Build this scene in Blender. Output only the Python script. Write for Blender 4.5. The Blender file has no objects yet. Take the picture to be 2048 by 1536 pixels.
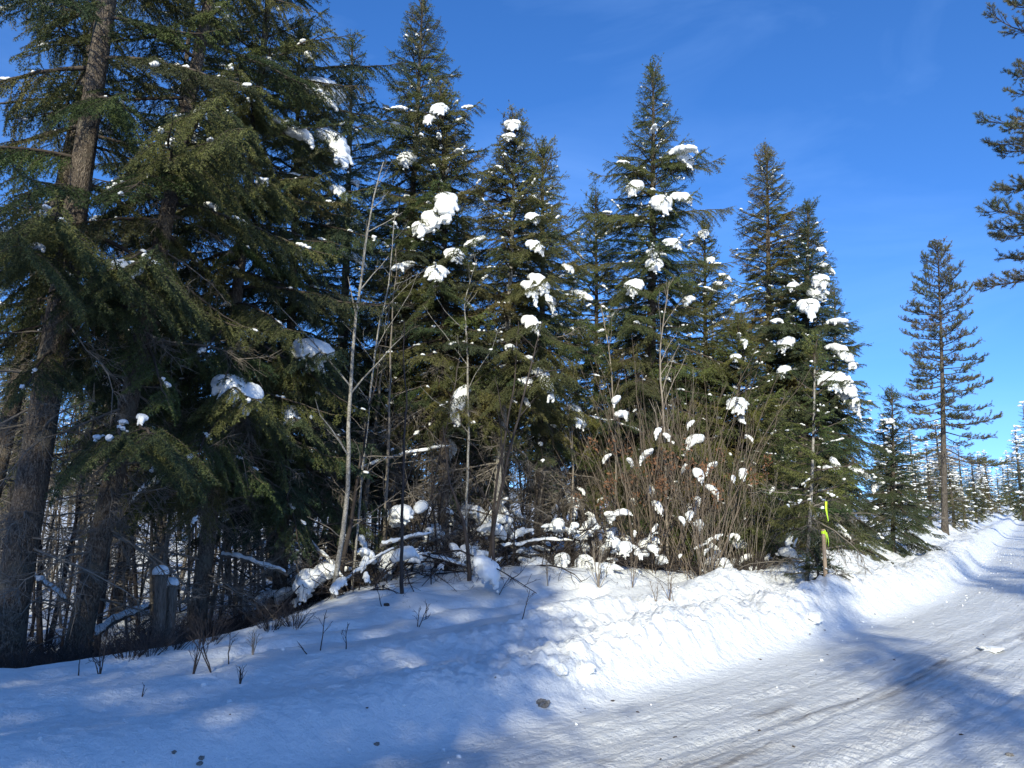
import bpy, math, random
import numpy as np
from mathutils import Vector, Matrix, Quaternion

# ------------------------------------------------------------------ camera, sky, sun, exposure
SC = bpy.context.scene
COL = SC.collection
R = math.radians
rnd = random.Random(11)
rng = np.random.default_rng(7)

CAM_Z = 1.6
F_PX = 1540.0                      # focal length in pixels of a 2048 px wide frame
PITCH = math.atan((1015 - 768) / F_PX)
cam_d = bpy.data.cameras.new('camera')
cam = bpy.data.objects.new('camera', cam_d)
COL.objects.link(cam)
cam.location = (0, 0, CAM_Z)
cam.rotation_euler = (R(90) + PITCH, 0, 0)
cam_d.sensor_width = 36.0
cam_d.lens = 36.0 * F_PX / 2048.0
cam_d.clip_start = 0.05
cam_d.clip_end = 5000
SC.camera = cam

SUN_EL, SUN_AZ = 25.0, 8.0         # the sun stands behind the camera, a little to the left
sx = -math.sin(R(SUN_AZ)) * math.cos(R(SUN_EL))
sy = -math.cos(R(SUN_AZ)) * math.cos(R(SUN_EL))
sz = math.sin(R(SUN_EL))
SUN = Vector((sx, sy, sz))
sl = bpy.data.lights.new('sun', 'SUN')
sl.energy = 3.15
sl.angle = R(0.53)
sl.color = (1.0, 0.955, 0.77)
so = bpy.data.objects.new('sun', sl)
COL.objects.link(so)
so.rotation_mode = 'QUATERNION'
so.rotation_quaternion = SUN.to_track_quat('Z', 'Y')
so.location = SUN * 60

W = bpy.data.worlds.new('World')
SC.world = W
W.use_nodes = True
wn, wl = W.node_tree.nodes, W.node_tree.links
wn.clear()
sky = wn.new('ShaderNodeTexSky')
sky.sky_type = 'NISHITA'
sky.sun_disc = False
sky.sun_elevation = R(SUN_EL)
sky.sun_rotation = R(180 + SUN_AZ)
sky.altitude = 900
sky.air_density = 0.85
sky.dust_density = 0.5
sky.ozone_density = 3.5
# clear, dry mountain air: the pale band at the horizon is thin
sv = wn.new('ShaderNodeTexCoord')
va = wn.new('ShaderNodeVectorMath'); va.operation = 'ADD'; va.inputs[1].default_value = (0, 0, 0.10)
vn_ = wn.new('ShaderNodeVectorMath'); vn_.operation = 'NORMALIZE'
wl.new(sv.outputs['Generated'], va.inputs[0]); wl.new(va.outputs[0], vn_.inputs[0]); wl.new(vn_.outputs[0], sky.inputs['Vector'])
bg = wn.new('ShaderNodeBackground')
bg.inputs['Strength'].default_value = 0.15
hs_hue = 0.508
wo = wn.new('ShaderNodeOutputWorld')
# very thin wisps of high cloud, all over the sky
tc = wn.new('ShaderNodeTexCoord')
mp = wn.new('ShaderNodeMapping')
mp.inputs['Scale'].default_value = (1.6, 2.2, 5.0)
mp.inputs['Rotation'].default_value = (0.3, 0.5, 0.2)
nz = wn.new('ShaderNodeTexNoise')
nz.inputs['Scale'].default_value = 1.5
nz.inputs['Detail'].default_value = 6
nz.inputs['Roughness'].default_value = 0.55
nz.inputs['Distortion'].default_value = 0.6
cr = wn.new('ShaderNodeMapRange')
cr.inputs[1].default_value = 0.47
cr.inputs[2].default_value = 0.80
cr.inputs[3].default_value = 0.0
cr.inputs[4].default_value = 0.16
hs = wn.new('ShaderNodeHueSaturation')
hs.inputs['Saturation'].default_value = 1.22
hs.inputs['Hue'].default_value = hs_hue
mx = wn.new('ShaderNodeMixRGB')
mx.inputs['Color2'].default_value = (2.2, 3.7, 6.6, 1)
wl.new(tc.outputs['Generated'], mp.inputs['Vector'])
wl.new(mp.outputs['Vector'], nz.inputs['Vector'])
wl.new(nz.outputs['Fac'], cr.inputs[0])
wl.new(cr.outputs[0], mx.inputs['Fac'])
wl.new(sky.outputs['Color'], hs.inputs['Color'])
wl.new(hs.outputs['Color'], mx.inputs['Color1'])
wl.new(mx.outputs['Color'], bg.inputs['Color'])
wl.new(bg.outputs['Background'], wo.inputs['Surface'])

SC.view_settings.view_transform = 'Standard'
SC.view_settings.look = 'None'
SC.view_settings.gamma = 1
SC.view_settings.use_curve_mapping = False
SC.view_settings.exposure = 0.85
SC.cycles.max_bounces = 6
SC.cycles.diffuse_bounces = 3
SC.cycles.glossy_bounces = 2
SC.cycles.transmission_bounces = 2
SC.cycles.transparent_max_bounces = 4

# ------------------------------------------------------------------ helpers
def ray(px, py):
    c, s = math.cos(PITCH), math.sin(PITCH)
    u = 768 - py
    return Vector((px - 1024, F_PX * c - u * s, F_PX * s + u * c))

def at(px, py, Y):
    """world point seen at pixel (px, py) of the 2048x1536 photo on the plane y = Y"""
    d = ray(px, py)
    k = Y / d.y
    return Vector((d.x * k, Y, CAM_Z + d.z * k))

def tag(o, label=None, cat=None, group=None, kind=None):
    if label: o['label'] = label
    if cat: o['category'] = cat
    if group: o['group'] = group
    if kind: o['kind'] = kind
    return o

def empty(name, loc):
    o = bpy.data.objects.new(name, None)
    COL.objects.link(o)
    o.location = loc
    o.empty_display_size = 0.2
    return o

def link(name, mesh, parent=None, loc=(0, 0, 0)):
    o = bpy.data.objects.new(name, mesh)
    COL.objects.link(o)
    o.location = loc
    if parent: o.parent = parent
    return o

class MB:
    """collects triangles (numpy) with a material index"""
    def __init__(self):
        self.V, self.F, self.M, self.S = [], [], [], []
        self.n = 0
    def add(self, V, F, m=0, smooth=True):
        V = np.asarray(V, float).reshape(-1, 3)
        F = np.asarray(F, int).reshape(-1, 3)
        self.V.append(V); self.F.append(F + self.n)
        self.M.append(np.full(len(F), m, int)); self.S.append(np.full(len(F), smooth, bool))
        self.n += len(V)
    def arrays(self):
        return np.concatenate(self.V), np.concatenate(self.F), np.concatenate(self.M), np.concatenate(self.S)
    def add_mb(self, other, mat4):
        V, F, M, S = other.arrays() if isinstance(other, MB) else other
        A = np.array(mat4)
        self.V.append(V @ A[:3, :3].T + A[:3, 3]); self.F.append(F + self.n)
        self.M.append(M); self.S.append(S); self.n += len(V)
    def mesh(self, name, mats):
        V, F, M, S = self.arrays()
        return make_mesh(name, V, F, mats, M, S)

def make_mesh(name, V, F, mats, M=None, S=None):
    me = bpy.data.meshes.new(name)
    me.vertices.add(len(V))
    me.vertices.foreach_set('co', np.ascontiguousarray(V, dtype=np.float32).ravel())
    k = F.shape[1]
    me.loops.add(len(F) * k)
    me.loops.foreach_set('vertex_index', np.ascontiguousarray(F, dtype=np.int32).ravel())
    me.polygons.add(len(F))
    me.polygons.foreach_set('loop_start', np.arange(0, len(F) * k, k, dtype=np.int32))
    me.polygons.foreach_set('loop_total', np.full(len(F), k, dtype=np.int32))
    if M is not None:
        me.polygons.foreach_set('material_index', M.astype(np.int32))
    me.polygons.foreach_set('use_smooth', np.ones(len(F), bool) if S is None else S)
    for m in mats: me.materials.append(m)
    me.update(calc_edges=True)
    return me

def unit(v):
    return v / (np.linalg.norm(v, axis=-1, keepdims=True) + 1e-9)

def tube(P, r, n=5, cap=True, wob=0.0):
    """a tube along the points P with radii r"""
    P = np.asarray(P, float); r = np.broadcast_to(np.asarray(r, float), (len(P),))
    T = unit(np.gradient(P, axis=0))
    ref = np.array([0.0, 0.0, 1.0]) if abs(T[0][2]) < 0.8 else np.array([1.0, 0.0, 0.0])
    A = unit(np.cross(T, ref)); B = np.cross(T, A)
    a = np.arange(n) * 2 * math.pi / n
    ring = (A[:, None] * np.cos(a)[None, :, None] + B[:, None] * np.sin(a)[None, :, None])
    rr = r[:, None, None] * (1 + (wob * (rng.random((len(P), n, 1)) - .5) if wob else 0))
    V = (P[:, None] + ring * rr).reshape(-1, 3)
    i = np.arange(len(P) - 1)[:, None] * n; j = np.arange(n)[None]
    a0 = i + j; a1 = i + (j + 1) % n; b0 = a0 + n; b1 = a1 + n
    F = np.concatenate([np.stack([a0, a1, b1], -1).reshape(-1, 3), np.stack([a0, b1, b0], -1).reshape(-1, 3)])
    if cap:
        k = len(V); e = (len(P) - 1) * n
        V = np.concatenate([V, P[-1:] + T[-1:] * r[-1] * .5])
        F = np.concatenate([F, np.stack([e + np.arange(n), e + (np.arange(n) + 1) % n, np.full(n, k)], -1)])
    return V, F

_ico = {}
def ico(sub):
    if sub in _ico: return _ico[sub]
    t = (1 + 5 ** .5) / 2
    V = np.array([(-1, t, 0), (1, t, 0), (-1, -t, 0), (1, -t, 0), (0, -1, t), (0, 1, t), (0, -1, -t), (0, 1, -t), (t, 0, -1), (t, 0, 1), (-t, 0, -1), (-t, 0, 1)], float)
    V = [v / np.linalg.norm(v) for v in V]
    F = [(0, 11, 5), (0, 5, 1), (0, 1, 7), (0, 7, 10), (0, 10, 11), (1, 5, 9), (5, 11, 4), (11, 10, 2), (10, 7, 6), (7, 1, 8), (3, 9, 4), (3, 4, 2), (3, 2, 6), (3, 6, 8), (3, 8, 9), (4, 9, 5), (2, 4, 11), (6, 2, 10), (8, 6, 7), (9, 8, 1)]
    for _ in range(sub):
        mid, G = {}, []
        def mp_(a, b):
            k = (min(a, b), max(a, b))
            if k not in mid:
                v = V[a] + V[b]; V.append(v / np.linalg.norm(v)); mid[k] = len(V) - 1
            return mid[k]
        for a, b, c in F:
            x, y, z = mp_(a, b), mp_(b, c), mp_(c, a)
            G += [(a, x, z), (b, y, x), (c, z, y), (x, y, z)]
        F = G
    _ico[sub] = (np.array(V), np.array(F))
    return _ico[sub]

# ---- numpy noise
_tab = np.random.default_rng(3).random(65536)
def vnoise(x, y, seed=0):
    xi = np.floor(x).astype(np.int64); yi = np.floor(y).astype(np.int64)
    fx = x - xi; fy = y - yi
    fx = fx * fx * fx * (fx * (fx * 6 - 15) + 10); fy = fy * fy * fy * (fy * (fy * 6 - 15) + 10)
    def h(a, b):
        return _tab[((a * 73856093) ^ (b * 19349663) ^ (seed * 83492791)) & 65535]
    return (h(xi, yi) * (1 - fx) + h(xi + 1, yi) * fx) * (1 - fy) + (h(xi, yi + 1) * (1 - fx) + h(xi + 1, yi + 1) * fx) * fy
def fbm(x, y, o=4, seed=0, g=.5):
    a, s, n = 1.0, 0.0, 0.0
    for k in range(o):
        s = s + a * (vnoise(x + 17.3 * k, y - 9.1 * k, seed + k) - .5); n += a
        a *= g; x = x * 2.03 + .3 * y; y = y * 2.03 - .3 * x * .1
    return 2 * s / n
def sst(a, b, x):
    t = np.clip((x - a) / (b - a), 0, 1)
    return t * t * (3 - 2 * t)

# ------------------------------------------------------------------ materials
def new_mat(name):
    m = bpy.data.materials.new(name)
    m.use_nodes = True
    n = m.node_tree.nodes; l = m.node_tree.links
    return m, n, l, n['Principled BSDF']

def noise_node(n, l, scale, detail=4, vec=None, rough=.55):
    t = n.new('ShaderNodeTexNoise')
    t.inputs['Scale'].default_value = scale; t.inputs['Detail'].default_value = detail
    t.inputs['Roughness'].default_value = rough
    if vec: l.new(vec, t.inputs['Vector'])
    return t

def ramp(n, l, fac, stops):
    r = n.new('ShaderNodeValToRGB')
    e = r.color_ramp.elements
    while len(e) < len(stops): e.new(.5)
    for k, (p, c) in enumerate(stops):
        e[k].position = p; e[k].color = (*c, 1)
    l.new(fac, r.inputs['Fac'])
    return r

def bump(n, l, h, bs, strength, dist, prev=None):
    b = n.new('ShaderNodeBump')
    b.inputs['Strength'].default_value = strength; b.inputs['Distance'].default_value = dist
    l.new(h, b.inputs['Height'])
    if prev: l.new(prev.outputs['Normal'], b.inputs['Normal'])
    l.new(b.outputs['Normal'], bs.inputs['Normal'])
    return b

def mat_needles(name, c1, c2):
    m, n, l, b = new_mat(name)
    oi = n.new('ShaderNodeObjectInfo')
    ge = n.new('ShaderNodeNewGeometry')
    nz = noise_node(n, l, 3.0, 2, ge.outputs['Position'])
    ad = n.new('ShaderNodeMath'); ad.operation = 'MULTIPLY_ADD'
    l.new(oi.outputs['Random'], ad.inputs[0]); ad.inputs[1].default_value = .55
    l.new(nz.outputs['Fac'], ad.inputs[2])
    r = ramp(n, l, ad.outputs[0], [(.35, c1), (.95, c2)])
    ri = n.new('ShaderNodeMath'); ri.operation = 'MULTIPLY_ADD'
    l.new(ge.outputs['Random Per Island'], ri.inputs[0]); ri.inputs[1].default_value = .9; ri.inputs[2].default_value = .55
    mu = n.new('ShaderNodeMixRGB'); mu.blend_type = 'MULTIPLY'; mu.inputs['Fac'].default_value = 1
    l.new(r.outputs['Color'], mu.inputs['Color1']); l.new(oi.outputs['Color'], mu.inputs['Color2'])
    m2 = n.new('ShaderNodeMixRGB'); m2.blend_type = 'MULTIPLY'; m2.inputs['Fac'].default_value = 1
    l.new(mu.outputs['Color'], m2.inputs['Color1']); l.new(ri.outputs[0], m2.inputs['Color2'])
    l.new(m2.outputs['Color'], b.inputs['Base Color'])
    b.inputs['Roughness'].default_value = .62
    b.inputs['Specular IOR Level'].default_value = .28
    return m

def mat_bark(name, c1, c2, c3, scale=9, st=.9, stretch=.28, dist=.03, lichen=None):
    m, n, l, b = new_mat(name)
    tc = n.new('ShaderNodeTexCoord'); mp = n.new('ShaderNodeMapping')
    mp.inputs['Scale'].default_value = (1, 1, stretch)
    l.new(tc.outputs['Object'], mp.inputs['Vector'])
    v = n.new('ShaderNodeTexVoronoi'); v.feature = 'DISTANCE_TO_EDGE'; v.inputs['Scale'].default_value = scale * 1.7
    nz0 = noise_node(n, l, scale * .8, 3, mp.outputs['Vector'])
    mxv = n.new('ShaderNodeMixRGB'); mxv.inputs['Fac'].default_value = .18
    l.new(mp.outputs['Vector'], mxv.inputs['Color1']); l.new(nz0.outputs['Color'], mxv.inputs['Color2'])
    l.new(mxv.outputs['Color'], v.inputs['Vector'])
    nz = noise_node(n, l, scale * 2.2, 6, mp.outputs['Vector'], .65)
    mu = n.new('ShaderNodeMath'); mu.operation = 'MULTIPLY_ADD'
    l.new(v.outputs['Distance'], mu.inputs[0]); mu.inputs[1].default_value = 1.6; l.new(nz.outputs['Fac'], mu.inputs[2])
    r = ramp(n, l, mu.outputs[0], [(.35, c1), (.6, c2), (.95, c3)])
    out = r.outputs['Color']
    if lichen:
        n2 = noise_node(n, l, 5, 4, tc.outputs['Object'])
        rr = ramp(n, l, n2.outputs['Fac'], [(.5, (0, 0, 0)), (.66, (.75, .75, .75))])
        mm = n.new('ShaderNodeMixRGB'); l.new(rr.outputs['Color'], mm.inputs['Fac'])
        l.new(out, mm.inputs['Color1']); mm.inputs['Color2'].default_value = (*lichen, 1)
        out = mm.outputs['Color']
    l.new(out, b.inputs['Base Color'])
    b.inputs['Roughness'].default_value = .9
    b.inputs['Specular IOR Level'].default_value = .15
    bump(n, l, mu.outputs[0], b, st, dist)
    return m

def mat_plain(name, c, rough=.8, var=.25, scale=8, spec=.2):
    m, n, l, b = new_mat(name)
    tc = n.new('ShaderNodeTexCoord'); oi = n.new('ShaderNodeObjectInfo')
    nz = noise_node(n, l, scale, 4, tc.outputs['Object'])
    ad = n.new('ShaderNodeMath'); ad.operation = 'MULTIPLY_ADD'
    l.new(oi.outputs['Random'], ad.inputs[0]); ad.inputs[1].default_value = .3; l.new(nz.outputs['Fac'], ad.inputs[2])
    r = ramp(n, l, ad.outputs[0], [(.3, tuple(x * (1 - var) for x in c)), (.95, tuple(min(1, x * (1 + var)) for x in c))])
    l.new(r.outputs['Color'], b.inputs['Base Color'])
    b.inputs['Roughness'].default_value = rough
    b.inputs['Specular IOR Level'].default_value = spec
    return m

M_FIR = mat_needles('fir_needles', (.040, .058, .030), (.128, .128, .046))
M_FIRD = mat_needles('fir_needles_dark', (.026, .044, .028), (.070, .084, .036))
M_PINE = mat_needles('pine_needles', (.075, .088, .040), (.150, .140, .060))
M_TWIG = mat_plain('fir_twig_bark', (.075, .06, .048), .9, .4)
M_DEAD = mat_plain('dead_twig_bark', (.19, .165, .135), .9, .45)
M_BARK = mat_bark('fir_bark', (.03, .024, .02), (.12, .095, .075), (.25, .205, .16), 20, 1.0, .35, .03, (.20, .18, .14))
M_BARKD = mat_bark('dark_bark', (.03, .025, .02), (.09, .075, .06), (.15, .13, .11), 12, .8)
M_PALE = mat_bark('pale_bark', (.09, .08, .065), (.22, .205, .18), (.36, .34, .30), 14, .4, .9, .008)
M_DSTEM = mat_plain('dark_shrub_bark', (.055, .045, .04), .85, .4)
M_BSTEM = mat_plain('brown_shrub_bark', (.15, .118, .09), .85, .35)
M_GSTEM = mat_plain('grey_shrub_bark', (.24, .205, .165), .85, .35)
M_LEAF = mat_plain('dead_leaves', (.17, .085, .045), .8, .3)
M_WOOD = mat_bark('weathered_wood', (.06, .048, .038), (.14, .115, .09), (.24, .20, .16), 22, .6, .08, .01)
M_ROCK = mat_bark('rock', (.12, .11, .09), (.24, .22, .19), (.32, .30, .27), 14, .7, 1, .012)
M_DIRT = mat_plain('dirt_crumb', (.07, .055, .045), .9, .4)

def mat_snow(name, ground=False):
    m, n, l, b = new_mat(name)
    tc = n.new('ShaderNodeTexCoord')
    ge = n.new('ShaderNodeNewGeometry')
    pos = ge.outputs['Position']
    big = noise_node(n, l, 1.3, 4, pos)
    r = ramp(n, l, big.outputs['Fac'], [(.3, (.82, .835, .82)), (.7, (.885, .89, .87))])
    out = r.outputs['Color']
    fine = noise_node(n, l, 60 if ground else 45, 5, pos, .7)
    if ground:
        at_ = n.new('ShaderNodeAttribute'); at_.attribute_name = 'dirt'
        uv = n.new('ShaderNodeAttribute'); uv.attribute_name = 'lane'
        mp = n.new('ShaderNodeMapping'); mp.inputs['Scale'].default_value = (9, .35, 1)
        l.new(uv.outputs['Vector'], mp.inputs['Vector'])
        st = noise_node(n, l, 2.2, 7, mp.outputs['Vector'], .7)
        # packed dirt in the wheel lanes
        dm = n.new('ShaderNodeMath'); dm.operation = 'MULTIPLY'
        sr = ramp(n, l, st.outputs['Fac'], [(.30, (0, 0, 0)), (.66, (1, 1, 1))])
        l.new(at_.outputs['Fac'], dm.inputs[0]); l.new(sr.outputs['Color'], dm.inputs[1])
        mm = n.new('ShaderNodeMixRGB'); l.new(dm.outputs[0], mm.inputs['Fac'])
        l.new(out, mm.inputs['Color1']); mm.inputs['Color2'].default_value = (.17, .145, .125, 1)
        out = mm.outputs['Color']
        # specks of grit
        vo = n.new('ShaderNodeTexVoronoi'); vo.inputs['Scale'].default_value = 7; l.new(pos, vo.inputs['Vector'])
        vr = ramp(n, l, vo.outputs['Distance'], [(.05, (1, 1, 1)), (.085, (0, 0, 0))])
        vn = noise_node(n, l, .9, 3, pos)
        vr2 = ramp(n, l, vn.outputs['Fac'], [(.5, (0, 0, 0)), (.62, (1, 1, 1))])
        gm = n.new('ShaderNodeMath'); gm.operation = 'MULTIPLY'
        l.new(vr.outputs['Color'], gm.inputs[0]); l.new(vr2.outputs['Color'], gm.inputs[1])
        g2 = n.new('ShaderNodeMath'); g2.operation = 'MULTIPLY'
        a3 = n.new('ShaderNodeAttribute'); a3.attribute_name = 'grit'
        l.new(gm.outputs[0], g2.inputs[0]); l.new(a3.outputs['Fac'], g2.inputs[1])
        m3 = n.new('ShaderNodeMixRGB'); l.new(g2.outputs[0], m3.inputs['Fac'])
        l.new(out, m3.inputs['Color1']); m3.inputs['Color2'].default_value = (.13, .11, .09, 1)
        out = m3.outputs['Color']
        b1 = bump(n, l, st.outputs['Fac'], b, .0, .05)
        sm = n.new('ShaderNodeMath'); sm.operation = 'MULTIPLY'
        a4 = n.new('ShaderNodeAttribute'); a4.attribute_name = 'road'
        l.new(a4.outputs['Fac'], sm.inputs[0]); sm.inputs[1].default_value = .75
        l.new(sm.outputs[0], b1.inputs['Strength'])
        mid = noise_node(n, l, 14, 5, pos, .65)
        b2 = bump(n, l, mid.outputs['Fac'], b, .65, .06, b1)
        bump(n, l, fine.outputs['Fac'], b, .5, .014, b2)
    else:
        mid = noise_node(n, l, 11, 4, pos, .6)
        b2 = bump(n, l, mid.outputs['Fac'], b, .4, .03)
        bump(n, l, fine.outputs['Fac'], b, .3, .008, b2)
    l.new(out, b.inputs['Base Color'])
    b.inputs['Roughness'].default_value = .55
    b.inputs['Specular IOR Level'].default_value = .3
    return m
M_SNOW = mat_snow('fresh_snow')
M_GSNOW = mat_snow('ground_snow', True)

# ------------------------------------------------------------------ the ground
EDGE = np.array([(-60, -30), (-30, -13), (-12, -2.2), (-5.2, 2.4), (-1.06, 5.1), (3.06, 8.9), (8.76, 15.4), (19.1, 30.8), (46, 71), (130, 197), (330, 500)], float)
def smooth_curve(P, n=40):
    out = []
    Q = np.concatenate([[2 * P[0] - P[1]], P, [2 * P[-1] - P[-2]]])
    for i in range(1, len(Q) - 2):
        p0, p1, p2, p3 = Q[i - 1], Q[i], Q[i + 1], Q[i + 2]
        t = np.linspace(0, 1, n, endpoint=False)[:, None]
        # centripetal-ish: scale tangents by the chord length
        d = np.linalg.norm(p2 - p1)
        m1 = (p2 - p0) / (np.linalg.norm(p2 - p0)) * d
        m2 = (p3 - p1) / (np.linalg.norm(p3 - p1)) * d
        out.append((2 * t**3 - 3 * t**2 + 1) * p1 + (t**3 - 2 * t**2 + t) * m1 + (-2 * t**3 + 3 * t**2) * p2 + (t**3 - t**2) * m2)
    out.append(P[-1:])
    return np.concatenate(out)
EC = smooth_curve(EDGE)
ECT = unit(np.gradient(EC, axis=0))
ECL = np.concatenate([[0], np.cumsum(np.linalg.norm(np.diff(EC, axis=0), axis=1))])

def lane_coords(x, y):
    """s: metres left (+) or right (-) of the road's left edge, t: metres along it"""
    s = np.empty(len(x)); t = np.empty(len(x))
    for a in range(0, len(x), 20000):
        X = x[a:a + 20000, None] - EC[None, :, 0]; Y = y[a:a + 20000, None] - EC[None, :, 1]
        k = np.argmin(X * X + Y * Y, axis=1)
        i = np.arange(len(k)); dx = X[i, k]; dy = Y[i, k]; T = ECT[k]
        s[a:a + 20000] = T[:, 0] * dy - T[:, 1] * dx
        t[a:a + 20000] = ECL[k] + T[:, 0] * dx + T[:, 1] * dy
    return s, t

T0 = 0.0
def ground_all(x, y):
    x = np.asarray(x, float).ravel(); y = np.asarray(y, float).ravel()
    s, t = lane_coords(x, y)
    W_ = 6.8 - 3.1 * sst(6, 24, y)
    sr = -s - W_
    road = sst(.15, -.25, s) * sst(.15, -.25, sr)
    wob = .25 * fbm(t * .35, s * .2, 3, 5)
    # wheel ruts and plough scratches in the packed snow
    lane = np.zeros_like(x)
    for c, w, d in ((-1.05, .07, .030), (-1.22, .05, .024), (-1.9, .06, .026), (-2.05, .05, .022), (-.62, .06, .018), (-1.5, .16, .022), (-1.75, .10, .012), (-3.0, .20, .028), (-3.35, .12, .016), (-4.9, .16, .022), (-.75, .1, .012), (-2.3, .09, .01), (-3.9, .12, .014)):
        lane -= d * np.exp(-(((s + .25 * wob - c + .06 * (t - 71) + .12 * np.sin(t * .13 + c)) / w) ** 2))
    lane += .013 * fbm(s * 7, t * .45, 4, 21) + .014 * fbm(x * 6, y * 6, 4, 22) + .02 * fbm(s * 1.3, t * .3, 3, 23)
    tread = .007 * np.sin(t * 60 + s * 18) * np.exp(-(((s + 2.1 - .2 * np.sin(t * .2)) / .12) ** 2))
    z = road * (lane + tread)
    off = 1 - road
    # plough berms on the left: an inner and an outer ridge
    nb = fbm(t * .45, 0 * t, 3, 31)
    strong = .45 + .55 * sst(-3.5, 2.5, x)
    c1 = .70 + .18 * wob * 4 + .1 * nb; c2 = 2.05 + .3 * nb
    r1 = .22 * (1 + .45 * nb) * np.exp(-np.abs((s - c1) / .5) ** 2)
    r2 = .25 * (1 + .6 * fbm(t * .6, 0 * t, 2, 41)) * np.exp(-np.abs((s - c2) / .42) ** 2)
    bank = .16 * sst(0, .9, s) + .22 * sst(1.6, 4.6, s) + sst(2.2, 7, x) * (.12 * sst(.2, .9, s) + .36 * sst(.95, 2.9, s) + .10 * sst(2.4, 4, s))
    lump_zone = np.exp(-((s - 1.25) / 1.15) ** 4) * sst(0, .25, s)
    lump = .085 * np.abs(fbm(x * 3.4, y * 3.4, 4, 51)) + .055 * np.abs(fbm(x * 8, y * 8, 3, 54)) + .02 * fbm(x * 19, y * 19, 2, 55) + .040 * fbm(x * 1.7, y * 1.7, 3, 52) + .045 * np.abs(fbm(s * 2.2, t * 7.5, 3, 53)) * np.exp(-((s - .45) / .4) ** 2)
    z += np.where(s > -.3, strong * (r1 + r2) + bank + lump_zone * lump * (.30 + 1.2 * sst(-2.5, 1.5, x)), 0) * sst(-.1, .5, s)
    # lines left by skis and boots behind the berm
    for c in (2.95, 3.3, 4.05):
        z -= .055 * np.exp(-(((s - c - .25 * np.sin(t * .22 + c)) / .085) ** 2)) * (.5 + fbm(t * 2.5, 0 * t, 2, 61)) * sst(24, 30, t - 40) * 1.6
    # open snow and drifts
    soft = sst(1.8, 3.5, s)
    z += soft * (.13 * fbm(x * .38, y * .38, 3, 71) + .05 * fbm(x * 1.1, y * 1.1, 3, 72) + .012 * fbm(x * 5, y * 5, 3, 73))
    z += .22 * np.exp(-(((x - .6) / 2.6) ** 2 + ((y - 13.3) / 1.7) ** 2)) + .14 * np.exp(-(((x + 2.2) / 1.6) ** 2 + ((y - 10.6) / 1.3) ** 2))
    # forest floor: drops away to the left, hummocky over brush and logs
    forest = sst(4.6, 7.5, s + .6 * fbm(x * .5, y * .5, 2, 81))
    z += forest * (.26 * np.abs(fbm(x * .9, y * .9, 4, 82)) + .12 * fbm(x * .35, y * .35, 2, 83) - .05)
    z -= .60 * sst(2.6, 5.2, s) * sst(-1.6, -4.2, x) * (1 - .7 * sst(14, 40, y))
    # right side of the road
    z += sst(0, .8, sr) * .2 + .3 * np.exp(-((sr - .8) / .45) ** 2) * (1 + .4 * nb) + sst(.6, 3, sr) * (.15 * fbm(x * .5, y * .5, 3, 91) + .15)
    r_ = np.hypot(x, y)
    z += (1.2 * sst(60, 260, r_)) * sst(3, 30, s)
    z += .9 * sst(50, 190, t - 75)
    dirt = road * (.36 + .55 * np.exp(-((s + 3.15 + .15 * wob) / .55) ** 2) + .30 * np.exp(-((s + 1.5) / .35) ** 2) + .35 * np.exp(-((s + 4.9) / .4) ** 2)) * (.65 + .7 * fbm(t * .3, s, 3, 95))
    dl = s + 1.05 + .09 * (t - 70.5) - .1 * wob
    dirt = dirt * 1.0 + 1.25 * road * (.9 * np.exp(-(dl / .13) ** 2) * sst(.0, .35, fbm(t * 1.6, s * 6, 3, 96)) + .45 * np.exp(-((dl + .45) / .4) ** 2) * sst(-.2, .4, fbm(t * .5, s * 3, 3, 97)))
    grit = sst(2.6, 0, s)
    return z, s, t, np.clip(dirt, 0, 1), road, grit

def gz(x, y):
    return float(ground_all([x], [y])[0][0])

def build_ground():
    th = np.concatenate([np.linspace(-180, -42, 60, endpoint=False), np.linspace(-42, 42, 620, endpoint=False), np.linspace(42, 180, 60, endpoint=False)])
    rr = np.concatenate([[0.0, .8, 1.6, 2.4], np.geomspace(2.9, 42, 520, endpoint=False), np.geomspace(42, 900, 90)])
    TH, RR = np.meshgrid(np.radians(th), rr, indexing='ij')
    x = (RR * np.sin(TH)).ravel(); y = (RR * np.cos(TH)).ravel()
    z, s, t, dirt, road, grit = ground_all(x, y)
    na, nr = len(th), len(rr)
    i = np.arange(na)[:, None]; j = np.arange(nr - 1)[None]
    a = i * nr + j; b = ((i + 1) % na) * nr + j
    F = np.stack([a, a + 1, b + 1, b], -1).reshape(-1, 4)
    F = F[:, ::-1]
    V = np.stack([x, y, z], -1)
    sm = s[F].mean(1)
    yy = y[F].mean(1)
    W_ = 6.8 - 3.1 * sst(6, 24, yy)
    masks = {'road': (sm < 0) & (sm > -W_), 'snow_bank': (sm >= 0) & (sm < 2.7), 'ground': (sm >= 2.7) | (sm <= -W_)}
    for nm, mk in masks.items():
        f = F[mk]
        ids, inv = np.unique(f, return_inverse=True)
        me = make_mesh(nm, V[ids], inv.reshape(-1, 4), [M_GSNOW])
        for an, arr in (('dirt', dirt), ('road', road), ('grit', grit)):
            at_ = me.attributes.new(an, 'FLOAT', 'POINT'); at_.data.foreach_set('value', arr[ids].astype(np.float32))
        lv = me.attributes.new('lane', 'FLOAT_VECTOR', 'POINT')
        lv.data.foreach_set('vector', np.stack([s[ids], t[ids], 0 * ids], -1).astype(np.float32).ravel())
        tag(link(nm, me), kind='structure')
build_ground()

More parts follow.
